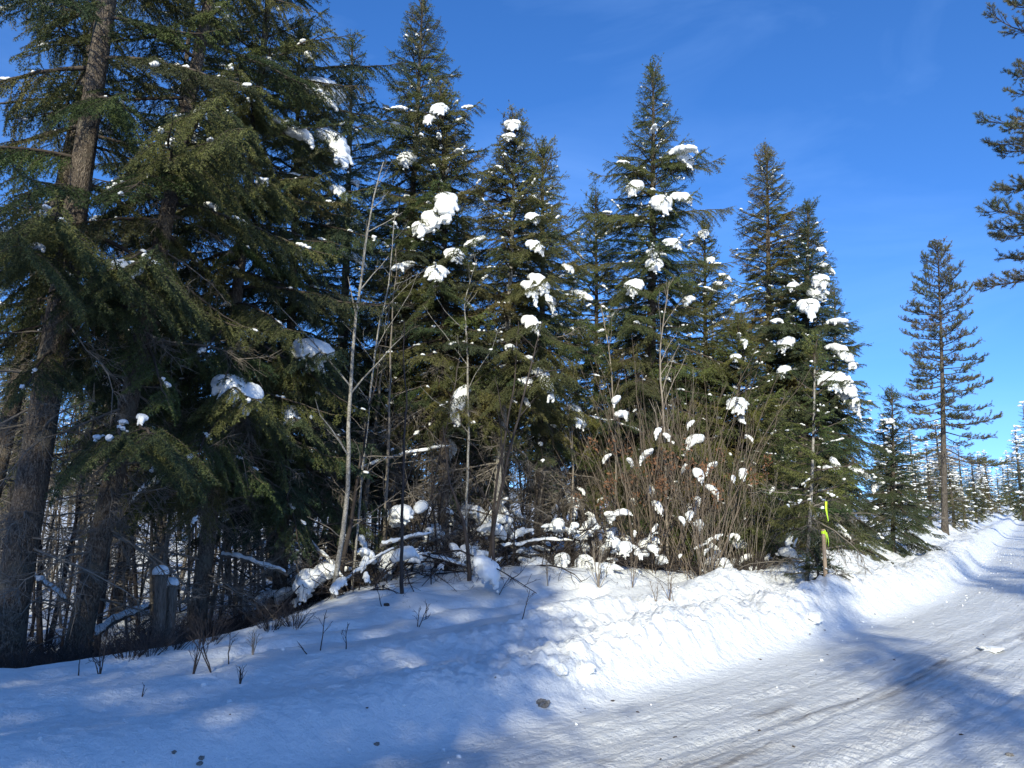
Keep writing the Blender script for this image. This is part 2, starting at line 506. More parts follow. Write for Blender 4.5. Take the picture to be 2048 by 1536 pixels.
# far ridge beyond the forest
def build_hills():
    m, n, l, b = new_mat('wooded_snow_hill')
    ge = n.new('ShaderNodeNewGeometry')
    nz = noise_node(n, l, .05, 8, ge.outputs['Position'], .75)
    r = ramp(n, l, nz.outputs['Fac'], [(.44, (.10, .13, .14)), (.56, (.62, .67, .72))])
    l.new(r.outputs['Color'], b.inputs['Base Color']); b.inputs['Roughness'].default_value = .9
    th = np.radians(np.linspace(-75, 75, 260)); rr = np.linspace(620, 1500, 24)
    TH, RR = np.meshgrid(th, rr, indexing='ij')
    x = RR * np.sin(TH); y = RR * np.cos(TH)
    z = 42 * sst(620, 1250, RR) * (1 + .8 * fbm(x * .003, y * .003, 4, 101)) * (1 - .65 * sst(-.35, .5, TH)) - 2
    na, nr = x.shape
    i = np.arange(na - 1)[:, None]; j = np.arange(nr - 1)[None]
    a = i * nr + j
    F = np.stack([a, a + nr, a + nr + 1, a + 1], -1).reshape(-1, 4)
    tag(link('hills', make_mesh('hills', np.stack([x, y, z], -1).reshape(-1, 3), F, [m])), kind='structure')
build_hills()
# ------------------------------------------------------------------ boughs (shared meshes)
def needles(mb, P0, P1, per_m, ln, wd, m=1, fwd=.62, flat=.35):
    """cover the twig segments P0-P1 with needle triangles"""
    P0 = np.asarray(P0, float).reshape(-1, 3); P1 = np.asarray(P1, float).reshape(-1, 3)
    d = P1 - P0; L = np.linalg.norm(d, axis=1)
    k = np.maximum(2, np.round(L * per_m * (0.85 + .3 * rng.random(len(L))))).astype(int)
    idx = np.repeat(np.arange(len(L)), k)
    n = len(idx)
    t = rng.random(n)
    u = unit(d)[idx]
    base = P0[idx] + d[idx] * t[:, None]
    r = rng.normal(size=(n, 3)); r[:, 2] *= (1 - flat)
    r -= u * np.sum(r * u, 1)[:, None]; r = unit(r)
    dr = unit(u * fwd + r * (1 - fwd * .35))
    l = ln * (.7 + .5 * rng.random(n))[:, None]
    side = unit(np.cross(dr, rng.normal(size=(n, 3)))) * wd * .5
    V = np.stack([base - side, base + side, base + dr * l], 1).reshape(-1, 3)
    mb.add(V, np.arange(3 * n).reshape(-1, 3), m, False)

def bend(P, z0, d0, L, n, droop, up=0.0, wig=.03):
    """path from P in direction d0, sagging by droop"""
    t = np.linspace(0, 1, n)[:, None]
    Q = np.asarray(P) + np.asarray(d0) * L * t
    Q[:, 2] += (-droop * t[:, 0] ** 2 + up * t[:, 0] ** 4) * L
    w = np.cumsum(rng.normal(size=(n, 3)) * wig * L / n ** .5, axis=0); w[0] = 0
    return Q + w * t

def snow_bit(mb, p, a, b, c, m=2):
    V, F = ico(1)
    V = V * np.array([a, b, c]) * (1 + .35 * (rng.random((len(V), 1)) - .5))
    V[:, 2] = np.maximum(V[:, 2], -c * .35)
    mb.add(V + np.asarray(p), F, m, True)

def snow_line(mb, path, a, k):
    # a ragged strip of snow lying along a twig
    n = rnd.randint(2, 5)
    b = min(a + 1, len(path) - 1)
    p0, p1 = path[max(0, b - 1)], path[b]
    d = unit(p1 - p0)
    for i in range(n):
        w = (.010 + .022 * rnd.random() ** 2) * k + .004
        p = p0 + d * .028 * i * rnd.uniform(.6, 1.4) + rng.normal(size=3) * np.array([.008, .012, .004])
        V, F = ico(1 if w > .018 else 0)
        V = V * np.array([w * rnd.uniform(1, 1.9), w * rnd.uniform(.7, 1.3), w * .75]) * (1 + .6 * (rng.random((len(V), 1)) - .5))
        mb.add(V + p + np.array([0, 0, w * .5 + .004]), F, 2, True)

def make_bough(L, sag=.25, up=.12, hang=.25, width=.40, per_m=185, nl=.028, nw=.0078, snow=0.0, dens=1.0, bare=.10, ter=True):
    mb = MB()
    n = 14
    main = bend([0, 0, 0], 0, [1, 0, 0], L, n, sag, up, .035)
    rad = np.linspace(.010 + .009 * L, .003, n)
    V, F = tube(main, rad, 5); mb.add(V, F, 0)
    sp = .062 / dens * (1 + .25 * L)
    k = max(4, int(L * (1 - bare) / sp))
    S0, S1 = [], []
    for i in range(k):
        t = bare + (1 - bare) * (i + rnd.random() * .6) / k
        t = min(t, .985)
        f = t * (n - 1); a = int(f); p = main[a] + (main[min(a + 1, n - 1)] - main[a]) * (f - a)
        ll = L * width * (1 - t) ** .75 * min(1, (t - bare) * 5 + .35) * (.7 + .5 * rnd.random()) + .07
        for sg in (-1, 1):
            if rnd.random() < .20: continue
            an = R(52 + rnd.uniform(-12, 12))
            d = np.array([math.cos(an), sg * math.sin(an), rnd.uniform(-.15, .10) - hang * .5]); d /= np.linalg.norm(d)
            l = ll * (.45 + .85 * rnd.random())
            lat = bend(p, 0, d, l, 5, .25 + hang * .9, .05, .05)
            if l > .16:
                V, F = tube(lat, np.linspace(.0045 + .004 * l, .0015, 5), 3, False); mb.add(V, F, 0)
            S0 += list(lat[:-1]); S1 += list(lat[1:])
            if ter and l > .10:
                q = max(2, int(l / (.048 / dens)))
                for j in range(q):
                    s = .12 + .86 * (j + rnd.random() * .5) / q
                    g = s * 4; b = min(int(g), 3); pp = lat[b] + (lat[b + 1] - lat[b]) * (g - b)
                    td = unit(lat[b + 1] - lat[b])
                    for s2 in (-1, 1):
                        pr = np.array([-td[1], td[0], 0]) * s2
                        dd = td * .72 + pr * .62 + np.array([0, 0, -hang * (1.1 + .8 * rnd.random()) + rnd.uniform(-.2, .15)])
                        dd /= np.linalg.norm(dd)
                        tl = (.30 * l * (1 - s) + .045 + hang * .10 * rnd.random()) * (.75 + .5 * rnd.random())
                        S0.append(pp); S1.append(pp + dd * tl)
            if snow and rnd.random() < snow * .75 and l > .1:
                g = rnd.uniform(.1, .8) * 4; b = int(g); pp = lat[b]
                snow_line(mb, lat, b, min(1, L))
        if snow and rnd.random() < snow * 1.2:
            snow_line(mb, main, a, .8)
    for a in range(n - 3, n - 1):
        S0.append(main[a]); S1.append(main[a + 1])
    e = main[-1]; S0.append(e); S1.append(e + unit(main[-1] - main[-2]) * .09)
    needles(mb, S0, S1, per_m, nl, nw)
    mb.path = main
    return mb

def make_pine_bough(L):
    mb = MB(); n = 10
    main = bend([0, 0, 0], 0, [1, 0, 0], L, n, .1, .25, .06)
    V, F = tube(main, np.linspace(.010 + .010 * L, .005, n), 5); mb.add(V, F, 0)
    S0, S1 = [], []
    k = max(3, int(L / .13))
    for i in range(k):
        t = .3 + .68 * (i + rnd.random() * .7) / k; t = min(t, .97)
        f = t * (n - 1); a = int(f); p = main[a] + (main[min(a + 1, n - 1)] - main[a]) * (f - a)
        for sg in (-1, 1):
            if rnd.random() < .15: continue
            l = (L * .33 * (1 - t) + .14) * (.6 + .7 * rnd.random())
            an = R(rnd.uniform(30, 62))
            lat = bend(p, 0, [math.cos(an), sg * math.sin(an), rnd.uniform(-.1, .3)], l, 5, -.1, .15, .1)
            V, F = tube(lat, np.linspace(.008, .004, 5), 3, False); mb.add(V, F, 0)
            S0.append(lat[2] if l < .3 else lat[3]); S1.append(lat[4])
            for j in range(rnd.randint(2, 5)):
                g = rnd.randint(1, 3); dd = unit(lat[g + 1] - lat[g]) + rng.normal(size=3) * .45 + np.array([0, 0, .25])
                dd = unit(dd); e = lat[g] + dd * (.08 + .12 * rnd.random())
                V, F = tube([lat[g], e], [.005, .003], 3, False); mb.add(V, F, 0)
                S0.append(lat[g] + (e - lat[g]) * .35); S1.append(e)
    S0.append(main[-3]); S1.append(main[-1])
    needles(mb, S0, S1, 360, .055, .007, 1, .5, 0)
    mb.path = main
    return mb

def make_dead_bough(L, fine=1.0):
    mb = MB(); n = 10
    main = bend([0, 0, 0], 0, [1, 0, 0], L, n, .12, rnd.uniform(-.2, .2), .09)
    V, F = tube(main, np.linspace(.007 + .006 * L, .0025, n), 4); mb.add(V, F, 0)
    for i in range(int(L * 15 * fine)):
        t = .12 + .86 * rnd.random(); f = t * (n - 1); a = int(f); p = main[a]
        l = (L * .38 * (1 - t) + .10) * (.5 + .9 * rnd.random())
        d = np.array([rnd.uniform(.2, .9), rnd.choice((-1, 1)) * rnd.uniform(.4, 1), rnd.uniform(-.6, .35)]); d /= np.linalg.norm(d)
        lat = bend(p, 0, d, l, 5, .3, 0, .15)
        V, F = tube(lat, np.linspace(.0042, .0016, 5), 3, False); mb.add(V, F, 0)
        for j in range(rnd.randint(2, 6)):
            g = rnd.randint(1, 3); dd = unit(unit(lat[g + 1] - lat[g]) + rng.normal(size=3) * .6)
            V, F = tube([lat[g], lat[g] + dd * (.05 + .14 * rnd.random())], [.0026, .0012], 3, False); mb.add(V, F, 0)
    mb.path = main
    return mb

BOUGH = {}
def bucket(style, L, count, fn):
    BOUGH.setdefault(style, []).append((L, [None] * count, fn))
NM = {'n': [M_TWIG, M_FIR, M_SNOW], 'd': [M_TWIG, M_FIRD, M_SNOW], 'p': [M_TWIG, M_PINE, M_SNOW], 'x': [M_DEAD, M_DEAD, M_SNOW]}
SPEC = {
    # ordinary fir bough, tips turned up
    'fir': ('n', [(.32, 3, dict(sag=-.1, up=.1, hang=.05, width=.5)), (.7, 4, dict(sag=.05, up=.15, hang=.12, width=.48, snow=.04)), (1.25, 4, dict(sag=.28, up=.2, hang=.25, width=.42, snow=.05)), (1.9, 4, dict(sag=.35, up=.2, hang=.35, width=.38, snow=.05)), (2.7, 3, dict(sag=.4, up=.2, hang=.4, width=.34, snow=.05, dens=.85))]),
    # weeping bough with curtains of hanging sprays
    'weep': ('n', [(.5, 2, dict(sag=.1, up=.15, hang=.3, width=.45)), (1.1, 4, dict(sag=.35, up=.1, hang=.42, width=.40, snow=.05, dens=1.15, bare=.04)), (1.8, 4, dict(sag=.35, up=.15, hang=.5, width=.36, snow=.05, dens=1.15, bare=.05)), (2.6, 4, dict(sag=.35, up=.15, hang=.55, width=.32, snow=.05, dens=1.05, bare=.06))]),
    'dark': ('d', [(.32, 3, dict(sag=-.1, up=.1, hang=.0, width=.5)), (.7, 4, dict(sag=.1, up=.12, hang=.1, width=.5, snow=.05)), (1.25, 4, dict(sag=.3, up=.15, hang=.15, width=.44, snow=.05)), (1.9, 3, dict(sag=.4, up=.15, hang=.2, width=.38, snow=.05))]),
}
def get_bough(style, L):
    if not BOUGH:
        for st, (mk, rows) in SPEC.items():
            for (l, c, kw) in rows:
                vs = []
                for i in range(c):
                    mb = make_bough(l, **kw)
                    vs.append((mb.mesh('bough', NM[mk]), mb.path))
                BOUGH.setdefault(st, []).append((l, vs))
        for l, c in ((.5, 3), (1.0, 4), (1.8, 4)):
            vs = []
            for i in range(c):
                mb = make_pine_bough(l); vs.append((mb.mesh('pine_bough', NM['p']), mb.path))
            BOUGH.setdefault('pine', []).append((l, vs))
        for l, c in ((.6, 4), (1.2, 5), (2.0, 4)):
            vs = []
            for i in range(c):
                mb = make_dead_bough(l); vs.append((mb.mesh('dead_bough', NM['x']), mb.path))
            BOUGH.setdefault('dead', []).append((l, vs))
    best = min(BOUGH[style], key=lambda e: abs(math.log(e[0] / L)))
    me, path = rnd.choice(best[1])
    return me, path, L / best[0]

# ------------------------------------------------------------------ snow pillows lying on boughs
def make_snow_clump(kind, seed):
    r_ = random.Random(seed)
    mbd = bpy.data.metaballs.new('m%d' % seed)
    mbd.resolution = .034; mbd.render_resolution = .034; mbd.threshold = .35
    o = bpy.data.objects.new('pillow%d' % seed, mbd); COL.objects.link(o)
    def ball(p, r, fl=1.0):
        e = mbd.elements.new(type='ELLIPSOID' if fl != 1 else 'BALL'); e.co = p; e.radius = r * 1.55
        if fl != 1: e.size_x = 1; e.size_y = 1; e.size_z = fl
    # a body that bends over the bough and fingers where it clings to the twigs
    n = 11
    for i in range(n):
        t = i / (n - 1)
        L = {'long': .85, 'round': .34, 'flat': .6, 'mid': .55}[kind]
        x = t * L; sag = {'long': .75, 'round': .9, 'flat': .12, 'mid': .6}[kind]
        z = -sag * x * x / L * (1.2 if kind == 'long' else 1)
        wd = {'long': .12, 'round': .15, 'flat': .08, 'mid': .13}[kind] * (.55 + 1.0 * math.sin(math.pi * min(1, t * .9 + .1)) ** .7) * r_.uniform(.85, 1.15)
        y = r_.uniform(-.03, .03)
        ball((x, y, z), wd * .8, .75)
        if r_.random() < .75: ball((x + r_.uniform(-.03, .03), y + wd * r_.uniform(.4, .8), z - .02), wd * .6)
        if r_.random() < .75: ball((x + r_.uniform(-.03, .03), y - wd * r_.uniform(.4, .8), z - .02), wd * .6)
        if kind != 'flat' or r_.random() < .3:
            for sg in (-1, 1):
                if r_.random() < .3:
                    fy = y + sg * wd * .9; fl = r_.uniform(.05, .17) * (1.1 if t > .4 else .6)
                    for q in range(4):
                        ball((x + q * .012, fy + sg * q * .018, z - .03 - fl * q / 3), r_.uniform(.042, .06) * (1 - .12 * q))
    if kind != 'flat':
        for q in range(6):
            ball((L + .015 * q, r_.uniform(-.05, .05), z - .05 * q * r_.uniform(.6, 1)), .06 * (1 - .1 * q))
    dg = bpy.context.evaluated_depsgraph_get()
    me = bpy.data.meshes.new_from_object(o.evaluated_get(dg), depsgraph=dg)
    bpy.data.objects.remove(o); bpy.data.metaballs.remove(mbd)
    nv = len(me.vertices); co = np.empty(nv * 3, np.float32); me.vertices.foreach_get('co', co); co = co.reshape(-1, 3).astype(float)
    no = np.empty(nv * 3, np.float32); me.vertices.foreach_get('normal', no); no = no.reshape(-1, 3)
    d = .030 * fbm(co[:, 0] * 11 + co[:, 2] * 6, co[:, 1] * 11 - co[:, 2] * 5, 3, seed) + .010 * fbm(co[:, 0] * 38, co[:, 1] * 38 + co[:, 2] * 30, 2, seed + 9)
    co += no * d[:, None]
    me.vertices.foreach_set('co', co.astype(np.float32).ravel())
    me.polygons.foreach_set('use_smooth', np.ones(len(me.polygons), bool))
    me.name = 'snow_clump'; me.materials.clear(); me.materials.append(M_SNOW)
    me.update()
    return me
CLUMP = {'long': [make_snow_clump('long', 10 + i) for i in range(5)], 'round': [make_snow_clump('round', 30 + i) for i in range(4)],
         'mid': [make_snow_clump('mid', 50 + i) for i in range(5)], 'flat': [make_snow_clump('flat', 70 + i) for i in range(4)]}

def add_clump(parent, kind, loc, rot, scale, name='snow_clump', wide=0):
    c = link(name, rnd.choice(CLUMP[kind]), parent, loc)
    c.rotation_euler = rot
    w_ = rnd.uniform(.62, .9) + wide
    c.scale = (scale, scale * w_, scale * rnd.uniform(.7, .95))
    return c

# ------------------------------------------------------------------ conifers
def trunk_path(H, lean, curve, n=30):
    z = np.linspace(-.35, H, n)
    f = np.clip(z / H, 0, 1)
    x = lean[0] * f + curve * np.sin(f * 3.0) ; y = lean[1] * f + curve * .5 * np.sin(f * 4.1 + 1) - curve * .5 * math.sin(1)
    return np.stack([x, y, z], -1)

def trunk_mesh(P, r0, rtip, mat, n=14, flare=.25, knobs=.06):
    z = P[:, 2]; H = z[-1]
    f = np.clip(z / H, 0, 1)
    r = rtip + (r0 - rtip) * (1 - f) ** .85 + r0 * flare * np.exp(-np.clip(z, 0, 99) / (r0 * 1.6 + .05))
    mb = MB(); V, F = tube(P, r, n)
    if knobs:
        a = np.arctan2(V[:, 1], V[:, 0])
        d = 1 + knobs * fbm(a * 1.6 + 5, V[:, 2] * 1.2, 3, 7)
        c = np.stack([np.interp(V[:, 2], z, P[:, 0]), np.interp(V[:, 2], z, P[:, 1])], -1)
        V[:, :2] = c + (V[:, :2] - c) * d[:, None]
    mb.add(V, F)
    return mb.mesh('trunk', [mat])

TREES = {}
def conifer(key, label, base, H, Rc, z0, rt=.14, style='fir', lean=(0, 0), curve=.04, n=None, tint=(1, 1, 1), prof=.8, low=.75,
            snow=.12, dead=12, group=None, pitch=(-18, 42), bark=None, cat='tree', name='fir_tree', asym=None, zdead=None, big=1.0, top=None):
    if top is not None:
        q = at(top[0], top[1], base[1]); lean = (q.x - base[0], lean[1]); H = q.z - base[2]
    root = empty(name, base)
    tag(root, label, cat, group)
    P = trunk_path(H, lean, curve)
    link('trunk', trunk_mesh(P, rt, .012, bark or M_BARK), root)
    ax = lambda z: Vector((float(np.interp(z, P[:, 2], P[:, 0])), float(np.interp(z, P[:, 2], P[:, 1])), z))
    n = int((n or (H - z0) * 11) * 1.25)
    az = rnd.random() * 6.28
    for i in range(n):
        u = ((i + rnd.random() * .8) / n) ** .92
        z = z0 + (H - .12 - z0) * u
        az += 2.399 + rnd.uniform(-.5, .5)
        lobe = 1 + .42 * float(fbm(np.array([z * .8 + len(TREES) * 7.3]), np.array([math.cos(az) * 1.3 + math.sin(az) * .7]), 2, 5)[0])
        L = Rc * (1 - u) ** prof * min(1, low + u * 3) * rnd.uniform(.66, 1.12) * lobe + .16
        if asym: L *= 1 + asym[0] * math.cos(az - asym[1])
        st = style
        if style == 'weep' and rnd.random() < .5: st = rnd.choice(('fir', 'fir', 'dark'))
        if style == 'fir' and rnd.random() < .2: st = 'dark'
        me, path, sc = get_bough(st, L)
        b = link('branch', me, root, ax(z))
        p = pitch[0] + (pitch[1] - pitch[0]) * u ** 1.2 + rnd.uniform(-9, 9)
        b.rotation_euler = (rnd.uniform(-.25, .25), -R(p), az)
        b.scale = (sc, sc, sc)
        b.color = (tint[0] * rnd.uniform(.85, 1.15), tint[1] * rnd.uniform(.88, 1.12), tint[2] * rnd.uniform(.85, 1.15), 1)
        if L > .45 and rnd.random() < snow * .45:
            k = rnd.choice((5, 7, 8, 9)); k = min(k, len(path) - 3)
            q = path[k]; kind = rnd.choice(('mid', 'flat', 'flat', 'long' if L > 1 else 'flat'))
            c = add_clump(b, kind, (q[0], q[1], q[2] + .03), (0, R(5 + 25 * k / 9) , rnd.uniform(-.2, .2)), rnd.uniform(.35, .85) / sc * min(1, L) * big)
    # leader
    me, path, sc = get_bough(style, .45)
    for k in range(3):
        b = link('branch', me, root, ax(H - .3 + .05 * k)); b.rotation_euler = (k * 2.1, -R(84 - 8 * k), rnd.random() * 6); b.scale = (sc,) * 3
        b.color = (*tint, 1)
    for i in range(int(dead * 1.7)):
        z = rnd.uniform(.4, zdead or z0 + .8)
        L = rnd.uniform(.5, 1.3 + .5 * Rc * .5)
        me, path, sc = get_bough('dead', L)
        b = link('dead_branch', me, root, ax(z)); az += 2.4
        b.rotation_euler = (rnd.uniform(-.6, .6), R(rnd.uniform(-15, 30)), az); b.scale = (sc,) * 3
    T = dict(Rc=Rc, z0=z0, root=root, ax=ax, base=Vector(base), H=H, style=style, tint=tint)
    TREES[key] = T
    return T

def feature(key, px, py, size, kind='mid', depth=None, droop=-8, flip=None, L=None):
    """a bough of tree `key` that carries a pillow of snow, its tip near the given point of the photo"""
    T = TREES[key]; base = T['base']
    Y = base.y - .9
    zz = at(px, py, Y).z - base.z
    Y = base.y - (.25 + .85 * T['Rc'] * (1 - min(1, max(0, (zz - T['z0']) / (T['H'] - T['z0'])))) ** .7)
    p = at(px, py, Y) - base                       # where the snow lies, in the tree's own frame
    zt = min(T['H'] - .3, max(.3, p.z + .12 * math.hypot(p.x, p.y)))
    a = T['ax'](zt)
    d = p - a
    dist = d.length
    tot = max(dist * 1.22, .35)
    me, path, sc = get_bough(T['style'], tot)
    b = link('branch', me, T['root'], a)
    az = math.atan2(d.y, d.x); el = math.atan2(d.z, math.hypot(d.x, d.y))
    # aim so that the sagging path passes through the point
    k = int(.78 * (len(path) - 1)); q = path[k] * sc
    el0 = math.atan2(q[2], q[0])
    b.rotation_euler = (0, -(el - el0), az); b.scale = (sc,) * 3
    b.color = (*T['tint'], 1)
    s = .98 * size * Y / F_PX / {'long': .95, 'mid': .62, 'round': .45, 'flat': .62}[kind] * 1.0
    # the pillow starts a little before the point and bends over the outer part of the bough
    j = max(1, k - 3)
    q = path[j]
    c = add_clump(b, kind, (q[0], q[1], q[2] + .07 / sc), (0, (el - el0) * .6 + .1, 0), s / sc, wide=.15)
    return b

# ------------------------------------------------------------------ whole background conifers (one crown mesh each)
def crown_mb(H, Rc, z0, nb, boughs, prof=.8, snow=.25, pitch=(-18, 40), lean=0):
    mb = MB(); az = rnd.random() * 6
    for i in range(nb):
        u = ((i + rnd.random() * .8) / nb) ** .92
        z = z0 + (H - .1 - z0) * u
        L = Rc * (1 - u) ** prof * min(1, .75 + u * 3) * rnd.uniform(.7, 1.15) + .14
        az += 2.399 + rnd.uniform(-.5, .5)
        bl, arr, path = boughs[rnd.randrange(len(boughs))]
        sc = L / bl
        p = pitch[0] + (pitch[1] - pitch[0]) * u ** 1.2 + rnd.uniform(-9, 9)
        M = Matrix.Translation((0, 0, z)) @ Matrix.Rotation(az, 4, 'Z') @ Matrix.Rotation(-R(p), 4, 'Y') @ Matrix.Scale(sc, 4)
        mb.add_mb(arr, M)
        if rnd.random() < snow:
            q = M @ Vector(path[8])
            for _ in range(6):
                snow_bit(mb, (q.x + rnd.uniform(-.14, .14), q.y + rnd.uniform(-.14, .14), q.z + rnd.uniform(-.04, .04)), rnd.uniform(.04, .11), rnd.uniform(.04, .10), rnd.uniform(.04, .08))
    return mb
def back_variants():
    out = []
    lo = []
    for i in range(4):
        m = make_bough(1.2, sag=.3, up=.15, hang=.2, width=.42, per_m=50, nl=.045, nw=.020, dens=.7, snow=.05)
        lo.append((1.2, m.arrays(), m.path))
    for (H, Rc, z0, nb, sn) in ((9, 1.7, 1.9, 110, .08), (11, 1.6, 3.0, 100, .06), (7, 1.5, .5, 95, .45), (12, 2.1, 2.5, 130, .05), (8, 1.2, .6, 90, .5), (14, 1.8, 8.6, 90, .05)):
        cm = crown_mb(H, Rc, z0, nb, lo, snow=sn)
        crown = cm.mesh('crown', NM['n'])
        P = trunk_path(H, (rnd.uniform(-.2, .2), 0), .04, 14)
        tr = trunk_mesh(P, .05 + H * .009, .012, M_BARKD, 8, .2, 0)
        dm = MB()
        for k in range(26):
            b = make_dead_bough(rnd.uniform(.5, 1.3), .55)
            M = Matrix.Translation((0, 0, rnd.uniform(.3, z0 + 1.5))) @ Matrix.Rotation(rnd.random() * 6.28, 4, 'Z') @ Matrix.Rotation(R(rnd.uniform(-20, 25)), 4, 'Y')
            dm.add_mb(b, M)
        out.append((H, crown, tr, dm.mesh('dead_branches', NM['x'])))
    return out
BACK = back_variants()
def back_tree(v, x, y, H, label, group=None, tint=(1, 1, 1), name='conifer_tree', dead=True, cat='tree', wide=1.0):
    h, crown, tr, dm = BACK[v]
    root = empty(name, (x, y, gz(x, y) - .05)); s = H / h
    root.scale = (s * wide, s * wide, s); root.rotation_euler = (rnd.uniform(-.02, .02), rnd.uniform(-.03, .03), rnd.random() * 6.28)
    tag(root, label, cat, group)
    link('trunk', tr, root)
    c = link('crown', crown, root); c.color = (*tint, 1)
    if dead: link('dead_branches', dm, root)
    return root

# ------------------------------------------------------------------ the trees of the front row, read off the photograph
def gp(px, Y, py=1015):
    p = at(px, py, Y); return (p.x, Y, gz(p.x, Y) - .03)
def hgt(top_py, Y, base):
    return at(1024, top_py, Y).z - base[2]
OL = (.92, .96, .80)      # olive, sunlit looking
BL = (.72, .9, 1.05)       # blue green

def build_front():
    b = gp(5, 8.3, 1290)
    conifer('t1', 'massive grey-barked fir trunk at the far left edge of the picture, leaning right', b, 15, 2.2, 3.4, .175, 'weep', (.65, .3), .06, 46, OL, .7, 1, .12, 16, bark=M_BARK)
    b = gp(-95, 9.6, 1290)
    conifer('t1b', 'slimmer fir stem half hidden behind the massive left edge trunk', b, 14, 2.2, 3.8, .12, 'weep', (1.5, .2), .08, 46, BL, .7, 1, .08, 12)
    b = gp(150, 8.9, 1290)
    conifer('t2', 'straight rough-barked fir trunk leaning right, second from the left edge', b, 14.5, 2.0, 3.7, .13, 'weep', (1.45, .5), .05, 46, OL, .65, 1, .12, 26, bark=M_BARK, zdead=5.5)
    b = gp(235, 12.5, 1180)
    conifer('t3', 'fir with a short reddish lit trunk foot behind the two posts', b, 12.5, 2.0, 2.4, .11, 'weep', (.6, 0), .05, 75, BL, .7, 1, .08, 22, zdead=5.5)
    b = gp(395, 10.8, 1180)
    conifer('t4', 'weeping fir with olive hanging sprays between the leaning trunks and the pale birch', b, 11.8, 2.2, 2.3, .12, 'weep', (.7, -.2), .05, 90, OL, .6, 1, .14, 30, zdead=4.0)
    b = gp(560, 12.0, 1150)
    conifer('t5', 'dense dark fir with a long bough reaching into the sky at its top left', b, 9.4, 1.9, 1.8, .11, 'weep', (.35, 0), .04, 95, BL, .6, .9, .10, 30, zdead=3.5, top=(600, 60))
    b = gp(665, 14.5, 1120)
    conifer('t5b', 'blue-green fir with a bare thin leader left of the tallest central spire', b, hgt(85, 14.5, b), 1.7, 2.0, .13, 'fir', (.3, 0), .05, 105, BL, .75, .9, .10, 26, zdead=4.5, top=(705, 85))
    b = gp(775, 14.0, 1110)
    conifer('t6', 'tallest narrow fir spire touching the top of the picture left of centre', b, hgt(8, 14, b), 1.6, 2.8, .12, 'fir', (.55, 0), .05, 125, (.85, .95, .95), .62, .8, .10, 26, zdead=4.5, top=(845, 8))
    b = gp(885, 13.4, 1110)
    conifer('t6b', 'bushy fir with big snow pillows pressed against the tallest spire', b, hgt(205, 13.4, b), 1.5, 2.5, .11, 'fir', (.15, 0), .04, 110, (1, 1, .9), .55, .8, .12, 24, zdead=4, top=(885, 190))
    b = gp(985, 13.6, 1110)
    conifer('t7', 'fir with a pale bare lower trunk in the middle of the picture', b, hgt(245, 13.6, b), 1.5, 3.1, .09, 'fir', (.35, 0), .06, 105, (1.05, 1.02, .9), .62, .8, .10, 22, bark=M_PALE, zdead=4, top=(1030, 245))
    b = gp(1075, 14.6, 1105)
    conifer('t7b', 'slightly shorter olive fir leaning on the right of the pale trunked one', b, hgt(300, 14.6, b), 1.6, 2.3, .10, 'fir', (.1, 0), .03, 100, (1.2, 1.12, .8), .6, .8, .12, 24, zdead=3, top=(1085, 295))
    b = gp(1290, 16.0, 1090)
    conifer('t8', 'tall pointed fir right of centre with long outstretched boughs', b, hgt(140, 16, b), 1.95, 1.2, .15, 'fir', (.1, 0), .05, 150, (.9, 1, .92), .72, .9, .12, 18, zdead=2.5, top=(1305, 140))
    b = gp(1185, 16.8, 1090)
    conifer('t8b', 'lower blue-green fir filling the gap left of the tall pointed one', b, hgt(400, 16.8, b), 1.5, 1.6, .09, 'fir', (.05, 0), .05, 90, BL, .55, .8, .07, 16, zdead=3, top=(1190, 400))
    b = gp(1405, 16.6, 1090)
    conifer('t9', 'small dense fir tucked right of the tall pointed one', b, hgt(455, 16.6, b), 1.7, .8, .09, 'fir', (0, 0), .03, 110, (1, 1.02, .8), .75, .9, .14, 12, top=(1408, 455))
    b = gp(1540, 19.0, 1080)
    conifer('t10', 'rusty-green fir with a feathery blunt top behind the right group', b, hgt(305, 19, b), 1.9, .8, .13, 'fir', (-.1, 0), .03, 150, (1.25, 1.05, .8), .62, .9, .10, 10, top=(1532, 302))
    b = gp(1600, 18.2, 1080)
    conifer('t11', 'broad dark fir whose right side is loaded with hanging snow', b, hgt(415, 18.2, b), 2.3, .3, .14, 'dark', (.05, 0), .03, 190, (1.1, 1.1, 1), .85, 1, .16, 0, top=(1615, 415))
    b = gp(1668, 20.5, 1080)
    conifer('t12', 'slim fir peeking out behind the snow-loaded right flank', b, hgt(585, 20.5, b), 1.1, .5, .1, 'fir', (0, 0), .03, 90, BL, .8, 1, .12, 0, top=(1668, 580))
    b = gp(1470, 15.8, 1090)
    conifer('t13', 'low spreading green fir behind the brown thicket', b, hgt(640, 15.8, b), 1.9, .3, .08, 'fir', (0, 0), .03, 110, (1.1, 1.1, .8), .7, .9, .12, 8, top=(1475, 640))
    b = gp(1610, 13.0, 1120)
    conifer('s1', 'fir sapling with a pale visible stem beside the wooden stake', b, hgt(690, 13, b), .85, .75, .035, 'fir', (.1, 0), .03, 32, (.95, 1.05, .8), .75, .9, .0, 8, name='fir_sapling', bark=M_PALE, pitch=(-5, 45), top=(1628, 690))
    b = gp(1782, 19.0, 1060)
    conifer('s2', 'dark young fir with a snow cap under its crooked leader, left of the lone pine', b, hgt(800, 19, b), 1.35, .15, .06, 'dark', (0, 0), .03, 80, (1, 1, 1), 1.1, 1, .08, 0, name='fir_sapling', pitch=(-12, 35), top=(1782, 790))
    b = gp(1610, 12.6, 1150)
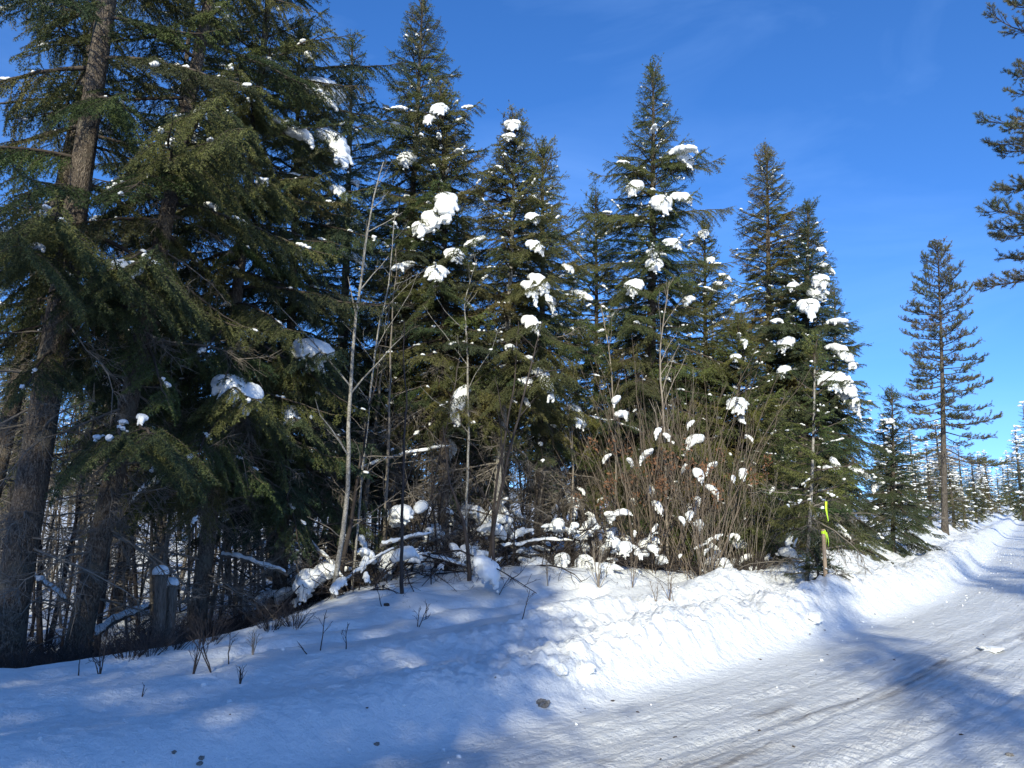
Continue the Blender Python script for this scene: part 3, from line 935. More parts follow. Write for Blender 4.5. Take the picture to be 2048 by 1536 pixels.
    conifer('s3', 'knee-high bushy fir seedling at the foot of the wooden stake', (b[0] + .12, b[1] - .2, b[2]), .55, .5, .03, .02, 'dark', (0, 0), .01, 16, (1, 1, 1), .4, 1, .1, 0, name='fir_seedling', pitch=(-25, 10))
    # pines
    b = gp(1884, 31, 1000)
    conifer('p1', 'lone tall pine with a bare lower trunk beside the road', b, hgt(492, 31, b), 1.95, 3.8, .13, 'pine', (-.25, 0), .06, 86, (1, 1, 1), .5, .75, .0, 14, name='pine_tree', pitch=(-12, 38), bark=M_BARKD, zdead=3.6, top=(1873, 488))
    for k in range(4):
        r_ = TREES['p1']
        me, path, sc = get_bough('pine', 2.4)
        bb = link('branch', me, r_['root'], r_['ax'](3.1 + .15 * k)); bb.rotation_euler = (0, R(14 + 3 * k), [-.25, 2.7, .1, 3.5][k]); bb.scale = (sc * [1, .7, .9, .6][k],) * 3
    b = gp(2290, 30, 1000)
    conifer('p2', 'pine outside the right edge whose bough tips reach into the picture', b, 25, 4.9, 9.6, .2, 'pine', (-.6, 0), .05, 76, (.8, .85, .85), .42, .8, .0, 4, name='pine_tree', pitch=(-14, 32), bark=M_BARKD)

    # the big snow pillows, where the photograph shows them: tree, x, y, length in px, kind
    for key, px, py, sz, kind in (
        ('t5', 660, 178, 70, 'round'), ('t5', 672, 270, 120, 'long'), ('t5', 548, 250, 62, 'flat'), ('t5', 712, 380, 46, 'mid'), ('t5', 648, 705, 60, 'round'), ('t5', 605, 712, 36, 'round'),
        ('t5', 590, 838, 48, 'mid'), ('t4', 480, 775, 84, 'mid'), ('t4', 512, 798, 56, 'round'), ('t2', 225, 535, 56, 'round'), ('t2', 248, 870, 36, 'flat'), ('t2', 284, 868, 34, 'mid'),
        ('t4', 395, 410, 56, 'flat'), ('t4', 530, 366, 56, 'flat'), ('t4', 500, 205, 50, 'flat'), ('t1', 120, 435, 60, 'flat'), ('t1', 50, 410, 46, 'flat'), ('t1', 30, 495, 60, 'flat'),
        ('t2', 290, 515, 40, 'flat'), ('t2', 440, 205, 60, 'flat'), ('t2', 480, 265, 34, 'flat'), ('t2', 345, 270, 60, 'flat'),
        ('t6', 808, 315, 42, 'round'), ('t6', 785, 255, 50, 'flat'), ('t6b', 862, 236, 42, 'mid'), ('t6b', 880, 218, 50, 'mid'), ('t6b', 952, 216, 28, 'flat'), ('t6b', 930, 240, 34, 'flat'),
        ('t6b', 892, 395, 110, 'long'), ('t6b', 868, 430, 70, 'mid'), ('t6b', 845, 448, 60, 'mid'), ('t6b', 913, 508, 50, 'mid'), ('t6b', 872, 542, 66, 'mid'), ('t6b', 922, 305, 34, 'flat'), ('t6b', 770, 220, 34, 'flat'),
        ('t7', 1028, 245, 26, 'round'), ('t7', 1018, 272, 22, 'round'), ('t7b', 1068, 395, 54, 'flat'), ('t7', 1078, 432, 28, 'round'), ('t7', 1088, 490, 50, 'mid'), ('t7', 988, 335, 24, 'flat'), ('t7', 965, 345, 20, 'flat'),
        ('t7', 1094, 558, 80, 'long'), ('t7', 1074, 575, 66, 'long'), ('t7', 1082, 650, 54, 'mid'), ('t7', 1104, 752, 80, 'long'), ('t7', 1020, 698, 44, 'flat'), ('t7', 1070, 770, 34, 'mid'), ('t7', 1070, 725, 40, 'flat'),
        ('t8', 1365, 305, 70, 'flat'), ('t8', 1397, 316, 30, 'round'), ('t8', 1232, 325, 34, 'flat'), ('t8', 1256, 370, 32, 'round'), ('t8', 1328, 402, 44, 'round'), ('t8', 1375, 395, 50, 'mid'), ('t8', 1354, 484, 46, 'mid'),
        ('t8', 1305, 502, 24, 'round'), ('t8', 1312, 524, 32, 'round'), ('t8', 1262, 573, 36, 'round'), ('t8', 1178, 425, 24, 'flat'), ('t9', 1370, 600, 36, 'mid'), ('t9', 1408, 466, 18, 'round'), ('t9', 1290, 772, 34, 'flat'),
        ('t11', 1576, 575, 34, 'mid'), ('t11', 1640, 560, 46, 'mid'), ('t11', 1620, 612, 60, 'mid'), ('t11', 1645, 585, 32, 'round'), ('t11', 1535, 650, 38, 'flat'), ('t11', 1560, 690, 44, 'mid'), ('t11', 1550, 748, 38, 'mid'),
        ('t11', 1690, 700, 80, 'long'), ('t11', 1668, 760, 60, 'mid'), ('t11', 1700, 760, 80, 'long'), ('t11', 1722, 800, 60, 'long'), ('t11', 1690, 650, 50, 'flat'), ('t13', 1475, 808, 54, 'mid'), ('t13', 1362, 890, 44, 'mid'), ('t13', 1467, 716, 20, 'round'),
        ('t11', 1668, 952, 44, 'flat'), ('t11', 1672, 1000, 40, 'flat'), ('s2', 1780, 845, 44, 'flat'), ('t8', 1265, 648, 24, 'flat'), ('t8', 1230, 840, 60, 'flat'), ('t3', 315, 650, 46, 'round')):
        feature(key, px, py, sz, kind)
    # the long bare-sky bough at the top of the fifth tree
    T = TREES['t5']
    for (pz, L, az, el) in ((7.9, 1.5, -.3, 5), (8.9, 2.0, .05, 16), (8.3, 1.8, .2, 8), (6.2, 1.9, -.5, -5)):
        me, path, sc = get_bough('weep', L); bb = link('branch', me, T['root'], T['ax'](pz)); bb.rotation_euler = (0, -R(el), az); bb.scale = (sc,) * 3; bb.color = (*BL, 1)
    T = TREES['t6b']
    me, path, sc = get_bough('fir', 1.35); bb = link('branch', me, T['root'], T['ax'](7.0)); bb.rotation_euler = (0, -R(22), .0); bb.scale = (sc,) * 3
    T = TREES['t8']
    for (z, L, az, el) in ((8.6, 1.5, -.1, 8), (8.4, 1.35, 3.2, 10), (7.4, 1.6, 3.4, 0), (7.5, 1.7, -.2, 10), (6.4, 1.9, 3.3, 8), (6.3, 1.7, .1, 18), (5.2, 1.9, 3.2, 0)):
        me, path, sc = get_bough('fir', L); bb = link('branch', me, T['root'], T['ax'](z)); bb.rotation_euler = (0, -R(el), az); bb.scale = (sc,) * 3
build_front()

# ------------------------------------------------------------------ forest behind, far roadside trees, trees behind the camera
def where(px):
    for lim, w in ((60, 'behind the massive left edge trunk'), (260, 'through the gap between the two leaning trunks'), (420, 'behind the pair of weathered posts'), (600, 'left of the pale forked leafless tree'), (800, 'behind the pale forked leafless tree'),
                   (960, 'below the tallest spire'), (1130, 'behind the pale bare fir trunk'), (1350, 'behind the tall pointed fir'), (1560, 'behind the brown thicket')):
        if px < lim: return w
    return 'behind the broad dark fir at right'
def build_back():
    g1 = 'conifers deep in the forest behind the front row'
    r2 = random.Random(5)
    spots = []
    tries = 0
    while len(spots) < 74 and tries < 6000:
        tries += 1
        y = r2.uniform(16, 62) ** 1.0; px = r2.uniform(-60, 1720)
        x = at(px, 1015, y).x
        s, t = lane_coords(np.array([x]), np.array([y]))
        if s[0] < 6.5 or (px > 1130 and px < 1160): continue
        if any((x - a) ** 2 + (y - b) ** 2 < (1.1 + .03 * y) ** 2 for a, b in spots): continue
        spots.append((x, y))
    for x, y in spots:
        H = r2.uniform(6.5, 9.5) * (1 + .004 * y)
        pq = 1024 + F_PX * x / y
        wh = where(pq)
        back_tree(r2.choice((0, 1, 1, 3)), x, y, H, 'dark conifer deep in the forest, seen ' + wh, 'conifers deep in the forest, ' + wh, (r2.uniform(.6, 1), r2.uniform(.75, 1), r2.uniform(.7, 1)), 'conifer_tree')
    # along the road far right
    L = [(1832, 27, 905, 2, 'small snowy conifer right behind the dark young fir'), (1858, 38, 880, 4, 'grey-green conifer just left of the lone pine trunk'), (1905, 36, 895, 2, 'snow-flecked conifer just right of the lone pine trunk'),
         (1928, 41, 882, 4, 'narrow roadside conifer with white dots of snow'), (1950, 48, 905, 2, 'sunlit yellow-green roadside conifer above the bank'), (1968, 62, 915, 4, 'small distant conifer left of the road gap'),
         (1982, 80, 925, 2, 'tiny distant conifer on the left of the road gap'), (2000, 105, 935, 4, 'farthest conifer in the road gap')]
    for px, y, top, v, lab in L:
        p = at(px, 1015, y); z = gz(p.x, y)
        back_tree(v, p.x, y, max(2, at(px, top, y).z - z), lab, 'roadside conifers in the distance', (r2.uniform(.9, 1.3), r2.uniform(.9, 1.15), .85), dead=False, wide=1.25)
    for px, y, top, v, lab in ((2022, 150, 900, 4, 'distant snowy conifer standing where the road vanishes'), (2046, 84, 850, 2, 'snow-covered conifer at the right edge beside the road'), (2075, 66, 800, 4, 'conifer cut by the right edge of the picture'), (2044, 112, 895, 2, 'lower distant conifer behind the snow-covered one at the right edge'), (2012, 210, 915, 2, 'faint small conifer beyond the end of the road')):
        p = at(px, 1015, y); z = gz(p.x, y)
        back_tree(v, p.x, y, at(px, top, y).z - z, lab, 'roadside conifers in the distance', (.95, 1, .95), dead=False, wide=1.3)
    for k in range(26):
        y = r2.uniform(70, 230); px = r2.uniform(1760, 1985)
        p = at(px, 1015, y); s, t = lane_coords(np.array([p.x]), np.array([y]))
        if s[0] < 3: continue
        back_tree(r2.choice((0, 2, 4)), p.x, y, r2.uniform(7, 10), 'conifer of the far wood %s' % ('left of the lone pine' if px < 1860 else 'right of the lone pine'), 'conifers of the far wood %s' % ('left of the lone pine' if px < 1860 else 'right of the lone pine'), dead=False, wide=1.3)
    # trees behind and beside the camera: they throw the shade that lies over the foreground
    for (x, y, H, v, w) in SHADE:
        back_tree(v, x, y, H, 'conifer behind the photographer that shades the snow in front', 'conifers behind the photographer', dead=True, wide=w)
SHADE = [(-27, -9, 14, 3, 1.3), (-24, -12, 15, 3, 1.3), (-21, -9, 14, 3, 1.3), (-18.5, -12, 15, 3, 1.3), (-16, -9.5, 14, 3, 1.3), (-13.6, -12, 15, 3, 1.3), (-11.2, -9.5, 13.5, 3, 1.35), (-8.8, -12, 15, 3, 1.35), (-6.6, -9.5, 14, 3, 1.3), (-4.8, -12, 15, 3, 1.25), (-3.2, -9.5, 13.5, 3, 1.05),
         (-2.4, -7.5, 10.5, 3, 1.1), (-6, -7, 10.5, 3, 1.3), (-9.6, -7, 11, 3, 1.3), (-13.5, -7, 11, 3, 1.3), (-22, -17, 16.5, 3, 1.3), (-12, -17, 16.5, 3, 1.3), (-5.2, -17, 16.5, 3, 1.0),
         (1.4, -12.5, 13.6, 5, .7), (6.2, -12, 15.5, 5, 1.1), (8.3, -12.5, 16.5, 5, 1.25), (14.5, 8, 9, 1, 1.2), (17, 11, 10, 0, 1.2), (21, 16, 10, 1, 1.2), (12.5, 2, 9, 5, 1.2), (25, 21, 11, 0, 1.2), (31, 31, 11, 1, 1.2)]
build_back()
#@@PART3
# ------------------------------------------------------------------ leafless trees, thickets, brush
def hit(px, py):
    """where the line of sight through a pixel meets the ground"""
    d = ray(px, py); d = d / d.y
    Y = np.linspace(3.5, 60, 1500)
    z = ground_all(d.x * Y, Y)[0]
    zr = CAM_Z + d.z * Y
    k = np.argmax(zr < z)
    if not (zr < z).any(): k = len(Y) - 1
    return Vector((d.x * Y[k], Y[k], z[k]))

def branchy(mb, path, r0, r1, depth, dens, ang=(30, 60), ratio=.45, up=.25, m=0, t0=.25, wig=.10, minr=.0014):
    n = len(path)
    seg = np.linalg.norm(np.diff(path, axis=0), axis=1).sum()
    if depth <= 0: return
    k = max(2, int(seg * dens))
    for i in range(k):
        t = t0 + (1 - t0) * (i + rnd.random()) / k
        f = min(t, .98) * (n - 1); a = int(f)
        p = path[a] + (path[min(a + 1, n - 1)] - path[a]) * (f - a)
        T = unit(path[min(a + 1, n - 1)] - path[a])
        q = rng.normal(size=3); q -= T * np.dot(q, T); q = unit(q)
        an = R(rnd.uniform(*ang))
        d = T * math.cos(an) + q * math.sin(an); d[2] += up * rnd.random(); d = unit(d)
        l = seg * ratio * (1.05 - t) ** .7 * rnd.uniform(.5, 1.15) + .03
        rr = max(minr, min(r0 * .55 * (1 - t * .6), .02 * l))
        sub = bend(p, 0, d, l, 5 if depth > 1 else 4, -.06 * rnd.random(), 0, wig)
        V, F = tube(sub, np.linspace(rr, max(minr * .7, rr * .3), len(sub)), 4 if rr > .006 else 3, False)
        mb.add(V, F, m)
        branchy(mb, sub, rr, r1, depth - 1, dens * 1.5, ang, ratio * .95, up, m, .15, wig, minr)

def bare_tree(label, pix, Y, r0, mat, dens=2.2, depth=3, ratio=.33, group=None, name='bare_tree', base_py=None, ang=(28, 58), t0=.25, forks=()):
    b = at(pix[0][0], pix[0][1], Y); base = (b.x, Y, gz(b.x, Y) - .05)
    pts = [np.array([0, 0, -.05])] + [np.array(at(px, py, Y) - Vector(base)) for px, py in pix[1:]]
    pts = np.array(pts); pts[1:, 1] += rng.normal(size=len(pts) - 1) * .08
    # resample with a little crookedness
    u = np.linspace(0, len(pts) - 1, 26)
    P = np.stack([np.interp(u, np.arange(len(pts)), pts[:, k]) for k in range(3)], -1)
    for _ in range(2): P[1:-1] = (P[:-2] + P[1:-1] * 2 + P[2:]) / 4
    P[1:] += np.cumsum(rng.normal(size=(25, 3)) * .006, 0)
    root = empty(name, base); tag(root, label, 'tree', group)
    tm = MB(); V, F = tube(P, np.linspace(r0, .006, 26), 9); tm.add(V, F)
    link('trunk', tm.mesh('trunk', [mat]), root)
    cm = MB(); branchy(cm, P, r0, .002, depth, dens, ang, ratio, .35, 0, t0)
    link('twigs', cm.mesh('twigs', [mat]), root)
    return root, P

def shrub_mesh(name, H, nst, spread, mat, depth=2, dens=4, arch=0.0, r=.009, ratio=.30, ang=(15, 40)):
    mb = MB(); tips = []
    for i in range(nst):
        a = rnd.random() * 6.283; e = R(90 - spread * rnd.random() ** .7)
        d = np.array([math.cos(a) * math.cos(e), math.sin(a) * math.cos(e), math.sin(e)])
        l = H * rnd.uniform(.55, 1.1)
        p = np.array([math.cos(a), math.sin(a), 0]) * rnd.random() * .12 * H + np.array([0, 0, -.08])
        P = bend(p, 0, d, l, 9, arch * rnd.uniform(.5, 1.3), 0, .05)
        rr = r * rnd.uniform(.6, 1.3)
        V, F = tube(P, np.linspace(rr, .0022, 9), 4, False); mb.add(V, F)
        tips.append(P)
        branchy(mb, P, rr, .002, depth, dens, ang, ratio, .2)
    return mb.mesh(name, [mat]), tips

def near(px):
    for lim, w in ((80, 'at the foot of the massive left edge trunk'), (215, 'around the foot of the second leaning trunk'), (300, 'between the second leaning trunk and the posts'), (390, 'around the pair of weathered posts'), (520, 'right of the weathered posts'),
                   (650, 'left of the foot of the pale forked tree'), (800, 'between the pale forked tree and the dark sapling'), (1180, 'at the middle of the forest edge'), (1360, 'at the left foot of the brown thicket')):
        if px < lim: return w
    return 'at the right foot of the brown thicket'
def build_bare():
    # individual leafless trees that read in the picture
    bare_tree('pale-barked leafless tree with forked upper stem in front of the dark firs', [(665, 1185), (692, 1000), (695, 850), (705, 690), (722, 520), (745, 420), (770, 320)], 10.6, .037, M_PALE, 1.7, 3, .30)
    bare_tree('thin crooked pale stem just right of the pale forked tree', [(705, 1110), (735, 830), (760, 640), (775, 560), (790, 420)], 11.6, .020, M_PALE, 1.6, 3, .28)
    bare_tree('slender grey leafless tree left of the pale bare fir trunk', [(930, 1120), (938, 900), (938, 700), (930, 600), (955, 520)], 12.6, .024, M_PALE, 1.6, 3, .30)
    bare_tree('dark straight sapling standing at the edge of the snow bank left of centre', [(804, 1182), (806, 1050), (812, 830), (806, 640)], 10.2, .028, M_DSTEM, 1.5, 3, .25, ang=(20, 45), t0=.35)
    bare_tree('dark leaning stem with snow caught at its foot, left of the forked pair', [(940, 1165), (925, 1050), (895, 960), (885, 850)], 11.6, .036, M_DSTEM, 2.2, 3, .35)
    bare_tree('dark curved leafless tree rising right of the leaning stem', [(990, 1135), (985, 1060), (1020, 900), (1060, 740), (1085, 640)], 12.0, .034, M_DSTEM, 2.2, 3, .35)
    bare_tree('thin dark upright whip beside the curved leafless tree', [(975, 1135), (992, 980), (1030, 760), (1040, 640)], 12.2, .026, M_DSTEM, 1.6, 3, .28)
    bare_tree('pale slanting dead pole between the leaning trunks at left', [(325, 1120), (350, 900), (372, 760), (385, 690)], 11.5, .035, M_PALE, 1.6, 2, .25)
    bare_tree('thin grey pole rising through the brown thicket', [(1335, 1095), (1330, 900), (1322, 700), (1340, 560)], 14.5, .028, M_GSTEM, 2.2, 3, .3, ang=(18, 38))
    bare_tree('twin grey pole at the left of the brown thicket', [(1225, 1100), (1228, 900), (1215, 700), (1200, 600)], 15.0, .022, M_GSTEM, 2.0, 3, .3, ang=(18, 38))
    bare_tree('fine-twigged grey tree against the gap of sky right of centre', [(1140, 1110), (1150, 950), (1135, 800), (1120, 700)], 14.4, .022, M_GSTEM, 3.5, 3, .42, ang=(30, 70))
    bare_tree('dead grey leaning tree deep at the left of the pale forked tree', [(560, 1150), (600, 1000), (640, 860), (640, 700)], 12.4, .04, M_DEAD, 2.5, 3, .4, ang=(40, 80))

    # saplings and dead poles that fill the understorey
    poles = []
    for i in range(6):
        H = rnd.uniform(2.6, 5.0)
        P = bend([0, 0, -.1], 0, unit(np.array([rnd.uniform(-.15, .15), rnd.uniform(-.1, .1), 1])), H, 14, 0, 0, .03)
        tm = MB(); V, F = tube(P, np.linspace(.020 + .004 * i, .004, 14), 6); tm.add(V, F)
        cm = MB(); branchy(cm, P, .02, .002, 2, 6.0, (45, 90), .26, .0, 0, .06, .14)
        poles.append((tm.mesh('trunk', [M_DEAD if i % 2 else M_DSTEM]), cm.mesh('twigs', [M_DEAD])))
    r2 = random.Random(9); k = 0; n = 0
    while n < 160 and k < 6000:
        k += 1
        y = r2.uniform(9.5, 19); px = r2.uniform(-40, 1180 if r2.random() < .8 else 1560)
        x = at(px, 1015, y).x; s = lane_coords(np.array([x]), np.array([y]))[0][0]
        if s < (5.1 if px > 640 else 6.6): continue
        tm, cm = r2.choice(poles)
        side = where(px)
        root = empty('dead_sapling', (x, y, gz(x, y))); root.rotation_euler = (r2.uniform(-.12, .12), r2.uniform(-.18, .18), r2.random() * 6.28)
        sc = r2.uniform(.7, 1.2); root.scale = (sc,) * 3
        tag(root, 'thin dead twiggy sapling in the understorey, ' + side, 'sapling', 'dead saplings in the understorey, ' + side)
        link('trunk', tm, root); link('twigs', cm, root); n += 1

    # tall brown thicket right of centre
    th = [shrub_mesh('stems', 3.6, 24, 30, M_BSTEM, 3, 2.0, .0, .009, .30, (12, 34)) for _ in range(3)] + [shrub_mesh('stems', 3.2, 22, 34, M_GSTEM, 3, 2.0, .05, .008, .32, (12, 38)) for _ in range(2)]
    lf = MB()
    for i in range(9):
        c = rng.normal(size=3) * np.array([.6, .5, .4]) + np.array([0, 0, 1.6])
        for j in range(26):
            p = c + rng.normal(size=3) * np.array([.05, .05, .09]); u = unit(rng.normal(size=3)) * .035; v = unit(np.cross(u, rng.normal(size=3))) * .014
            lf.add([p - u, p + v, p + u, p - v], [(0, 1, 2), (0, 2, 3)], 0, False)
    leafm = lf.mesh('dead_leaves', [M_LEAF])
    spots = [(1235, 14.2, 'brown thicket clump leftmost of the thicket row', 0, .85), (1290, 13.8, 'brown thicket clump with rusty leaves, second from the left', 1, 1.1), (1340, 14.4, 'tallest brown thicket clump, in the middle of the row', 2, 1.22),
             (1395, 13.6, 'brown thicket clump just right of the tallest one', 0, 1.05), (1440, 14.6, 'brown thicket clump in front of the small dense fir', 1, .95), (1490, 14.0, 'grey-brown thicket clump right of the middle', 3, .8), (1545, 15.0, 'grey-brown thicket clump beside the fir sapling', 4, .75),
             (1310, 15.5, 'grey thicket clump behind the tallest brown one', 3, 1.15), (1185, 15.0, 'grey thicket clump under the gap of sky', 4, .75), (1375, 15.6, 'grey thicket clump behind the right half of the row', 4, 1.2), (1420, 13.2, 'low grey thicket clump at the front of the row', 3, .6)]
    for px, y, lab, v, sc in spots:
        x = at(px, 1015, y).x
        root = empty('thicket_shrub', (x, y, gz(x, y))); root.rotation_euler = (0, 0, r2.random() * 6.28); root.scale = (sc,) * 3
        tag(root, lab, 'shrub', 'tall leafless shrubs of the brown thicket')
        me, tips = th[v]; link('stems', me, root)
        if v in (0, 1, 2): link('dead_leaves', leafm, root)
        for q in range(4):
            P = r2.choice(tips); p = P[r2.randint(3, 7)]
            add_clump(root, r2.choice(('round', 'mid')), p, (0, .3, r2.random() * 6), r2.uniform(.22, .42))

    # shrubs pressed down by snow
    sn = [shrub_mesh('stems', 1.7, 22, 75, M_DSTEM, 2, 6, .55, .011, .35, (25, 65)) for _ in range(4)]
    def snowy(px, py, sc, lab, nc, y=None, cs=.5):
        if y is None: b = hit(px, py)
        else:
            x = at(px, 1015, y).x; b = Vector((x, y, gz(x, y)))
        root = empty('snowy_shrub', b); root.rotation_euler = (0, 0, r2.random() * 6.28); root.scale = (sc,) * 3
        tag(root, lab, 'shrub', 'snow-laden shrubs along the forest edge')
        me, tips = r2.choice(sn); link('stems', me, root)
        for q in range(int(nc * 1.35)):
            P = r2.choice(tips); k = r2.randint(3, 7); p = P[k]; d = P[k + 1] - P[k - 1]
            add_clump(root, r2.choice(('round', 'mid', 'flat', 'flat')), p, (0, -math.atan2(d[2], math.hypot(d[0], d[1])), math.atan2(d[1], d[0])), cs * r2.uniform(.45, 1.25) / sc)
    L = [(720, 1150, 1.0, 9), (775, 1150, 1.1, 12), (850, 1130, 1.3, 13), (905, 1120, 1.2, 12), (960, 1120, 1.2, 12), (1020, 1118, 1.3, 16), (1075, 1112, 1.3, 16), (1120, 1112, 1.2, 16), (1165, 1110, 1.2, 16), (1210, 1108, 1.1, 16), (1262, 1105, 1.0, 13),
         (1305, 1100, .8, 10), (1450, 1100, .7, 6), (1500, 1098, .7, 6), (1560, 1095, .6, 5)]
    nmz = ['a low arch left of the dark sapling', 'a heap right behind the dark sapling', 'a wide tangle with dark arching twigs', 'a tangle at the foot of the dark leaning stem', 'a heap between the two dark stems', 'a heap just right of the dark curved tree',
           'a white mound in the middle of the forest edge', 'a white mound under the sky gap', 'a white mound right of the sky gap', 'a white mound left of the brown thicket', 'a low white heap at the left foot of the brown thicket', 'a small heap under the tallest brown thicket',
           'a small heap under the right of the thicket', 'a low clump between thicket and sapling', 'a low clump left of the stake']
    for (px, py, sc, nc), nm in zip(L, nmz):
        snowy(px, py, sc, 'snow-laden shrub forming ' + nm, nc, y={720: 11.2, 775: 11.8}.get(px, 13.2 + .0016 * (px - 850)))
    for px, y, sc, nm in ((760, 13.2, 2.3, 'tall shrub bowed under an arc of snow right of the pale forked tree'), (880, 14.0, 2.2, 'tall shrub bowed under snow behind the dark leaning stem'), (1010, 14.2, 2.2, 'tall snow-bowed shrub behind the dark curved tree'), (1090, 14.6, 2.1, 'tall snow-bowed shrub left of the sky gap'), (1160, 15.2, 2.0, 'tall snow-bowed shrub right of the sky gap'), (1230, 15.6, 2.1, 'tall snow-bowed shrub behind the left of the thicket'), (610, 13.4, 1.8, 'tall twiggy shrub with a few snow caps left of the pale forked tree')):
        snowy(px, 0, sc, nm, 13 if px != 610 else 6, y=y, cs=.62)

    # low brush in the shade at the left
    br = [shrub_mesh('brush', .55, 34, 50, M_DSTEM, 2, 7, .05, .0045, .45, (25, 60))[0] for _ in range(4)]
    n = 0; k = 0
    while n < 120 and k < 5000:
        k += 1
        px = r2.uniform(-60, 780) if n < 105 else r2.uniform(1000, 1600)
        y = (7.7 + 4.6 * sst(150, 760, px) + r2.uniform(-.2, 1.8)) if px < 800 else r2.uniform(13, 16)
        x = at(px, 1015, y).x
        root = link('low_brush', r2.choice(br), None, (x, y, gz(x, y) - .03))
        sc = r2.uniform(.6, 1.15); root.scale = (sc, sc, sc * r2.uniform(.7, 1.1)); root.rotation_euler = (0, 0, r2.random() * 6.28)
        w_ = 'low dark bare brush in the snow ' + near(px); g_ = 'low bare brush ' + near(px)
        tag(root, w_, 'brush', g_); n += 1
    # twigs standing in the open snow, one by one
    def twig(px, py, hpx, lab, mat=M_DSTEM, nst=1, spread=12, depth=2, lean=0):
        b = hit(px, py); H = hpx * b.y / F_PX
        mb = MB()
        for i in range(nst):
            a = r2.random() * 6.28; e = R(spread) * r2.random()
            d = np.array([math.cos(a) * math.sin(e) + lean, math.sin(a) * math.sin(e) * .5, math.cos(e)]); d = unit(d)
            P = bend([0, 0, -.04], 0, d, H * r2.uniform(.75, 1.05) + .04, 8, 0, 0, .06)
            V, F = tube(P, np.linspace(.0065, .0028, 8), 5); mb.add(V, F)
            branchy(mb, P, .006, .002, depth, 5 / max(H, .2) * .8, (25, 55), .42, .2, 0, .3, .12, .0022)
        o = link('twig', mb.mesh('twig', [mat]), None, b); tag(o, lab, 'twig')
    for a in ((640, 1302, 105, 'tall forked dark twig standing alone in the shaded snow left of centre'), (692, 1300, 50, 'small forked twig just right of the tall forked dark one'), (620, 1310, 34, 'short slanting twig at the foot of the tall forked one', M_DSTEM, 1, 5, 1, -.8),
              (385, 1350, 95, 'many-branched dark twig bush in the shaded snow at lower left', M_DSTEM, 3, 30), (425, 1345, 90, 'slanting dark twig with a snow knob right of the many-branched bush', M_DSTEM, 2, 14, 2, -.3), (458, 1330, 62, 'single upright twig right of the slanting dark twig'), (200, 1350, 48, 'low wiry twig clump in the snow below the second leaning trunk', M_DSTEM, 4, 40),
              (157, 1352, 36, 'single thin straw left of the wiry twig clump', M_DSTEM, 1, 4, 0), (480, 1370, 30, 'tiny twig pair in the snow below the slanting dark twig', M_DSTEM, 3, 20, 1), (283, 1397, 24, 'lone tiny twig on the open snow at lower left', M_DSTEM, 1, 10, 1),
              (835, 1255, 46, 'low wiry twig in the snow below the dark sapling', M_DSTEM, 2, 30), (852, 1240, 30, 'short twig beside the low wiry one below the dark sapling'), (765, 1215, 46, 'thin dark stalk left of the dark sapling', M_DSTEM, 1, 6, 1, -.2),
              (995, 1190, 40, 'crooked twig on the smooth drift below the dark curved tree', M_DSTEM, 1, 8, 1, .5), (1043, 1238, 60, 'leaning feathery twig on the big smooth drift', M_DSTEM, 1, 8, 2, .25), (1096, 1172, 60, 'pair of pale stalks on the drift crest', M_GSTEM, 3, 8, 1),
              (1198, 1175, 95, 'tan multi-stemmed shrublet on the sunlit drift', M_GSTEM, 9, 28, 2), (1265, 1175, 85, 'thin upright brown shrublet right of the tan multi-stemmed one', M_BSTEM, 3, 14, 2), (1340, 1205, 50, 'wispy brown twig clump on the sunlit drift below the thicket', M_BSTEM, 4, 26, 2), (1312, 1205, 36, 'small wispy twig left of the brown twig clump', M_BSTEM, 2, 20, 1),
              (1348, 1010 + 195, 30, 'stub twig on the sunlit drift', M_BSTEM, 1, 20, 1), (1440, 1130, 46, 'thin sprig at the front of the thicket', M_BSTEM, 3, 25, 1), (1152, 1135, 44, 'slim dark sprig on the snow crest under the sky gap', M_DSTEM, 2, 10, 1), (505, 1310, 40, 'grassy sprig on the shaded slope', M_GSTEM, 4, 22, 1)):
        twig(*a)
    # stray thick-brush tufts along the crest, single things too
    for px, py in ((300, 1310), (255, 1318), (345, 1300), (420, 1285), (540, 1262), (590, 1255), (90, 1325), (30, 1330)):
        b = hit(px, py)
        o = link('low_brush', r2.choice(br), None, b); o.scale = (.8, .8, .75); o.rotation_euler = (0, 0, r2.random() * 6)
        tag(o, 'low dark bare brush in the snow ' + near(px), 'brush', 'low bare brush ' + near(px))
build_bare()

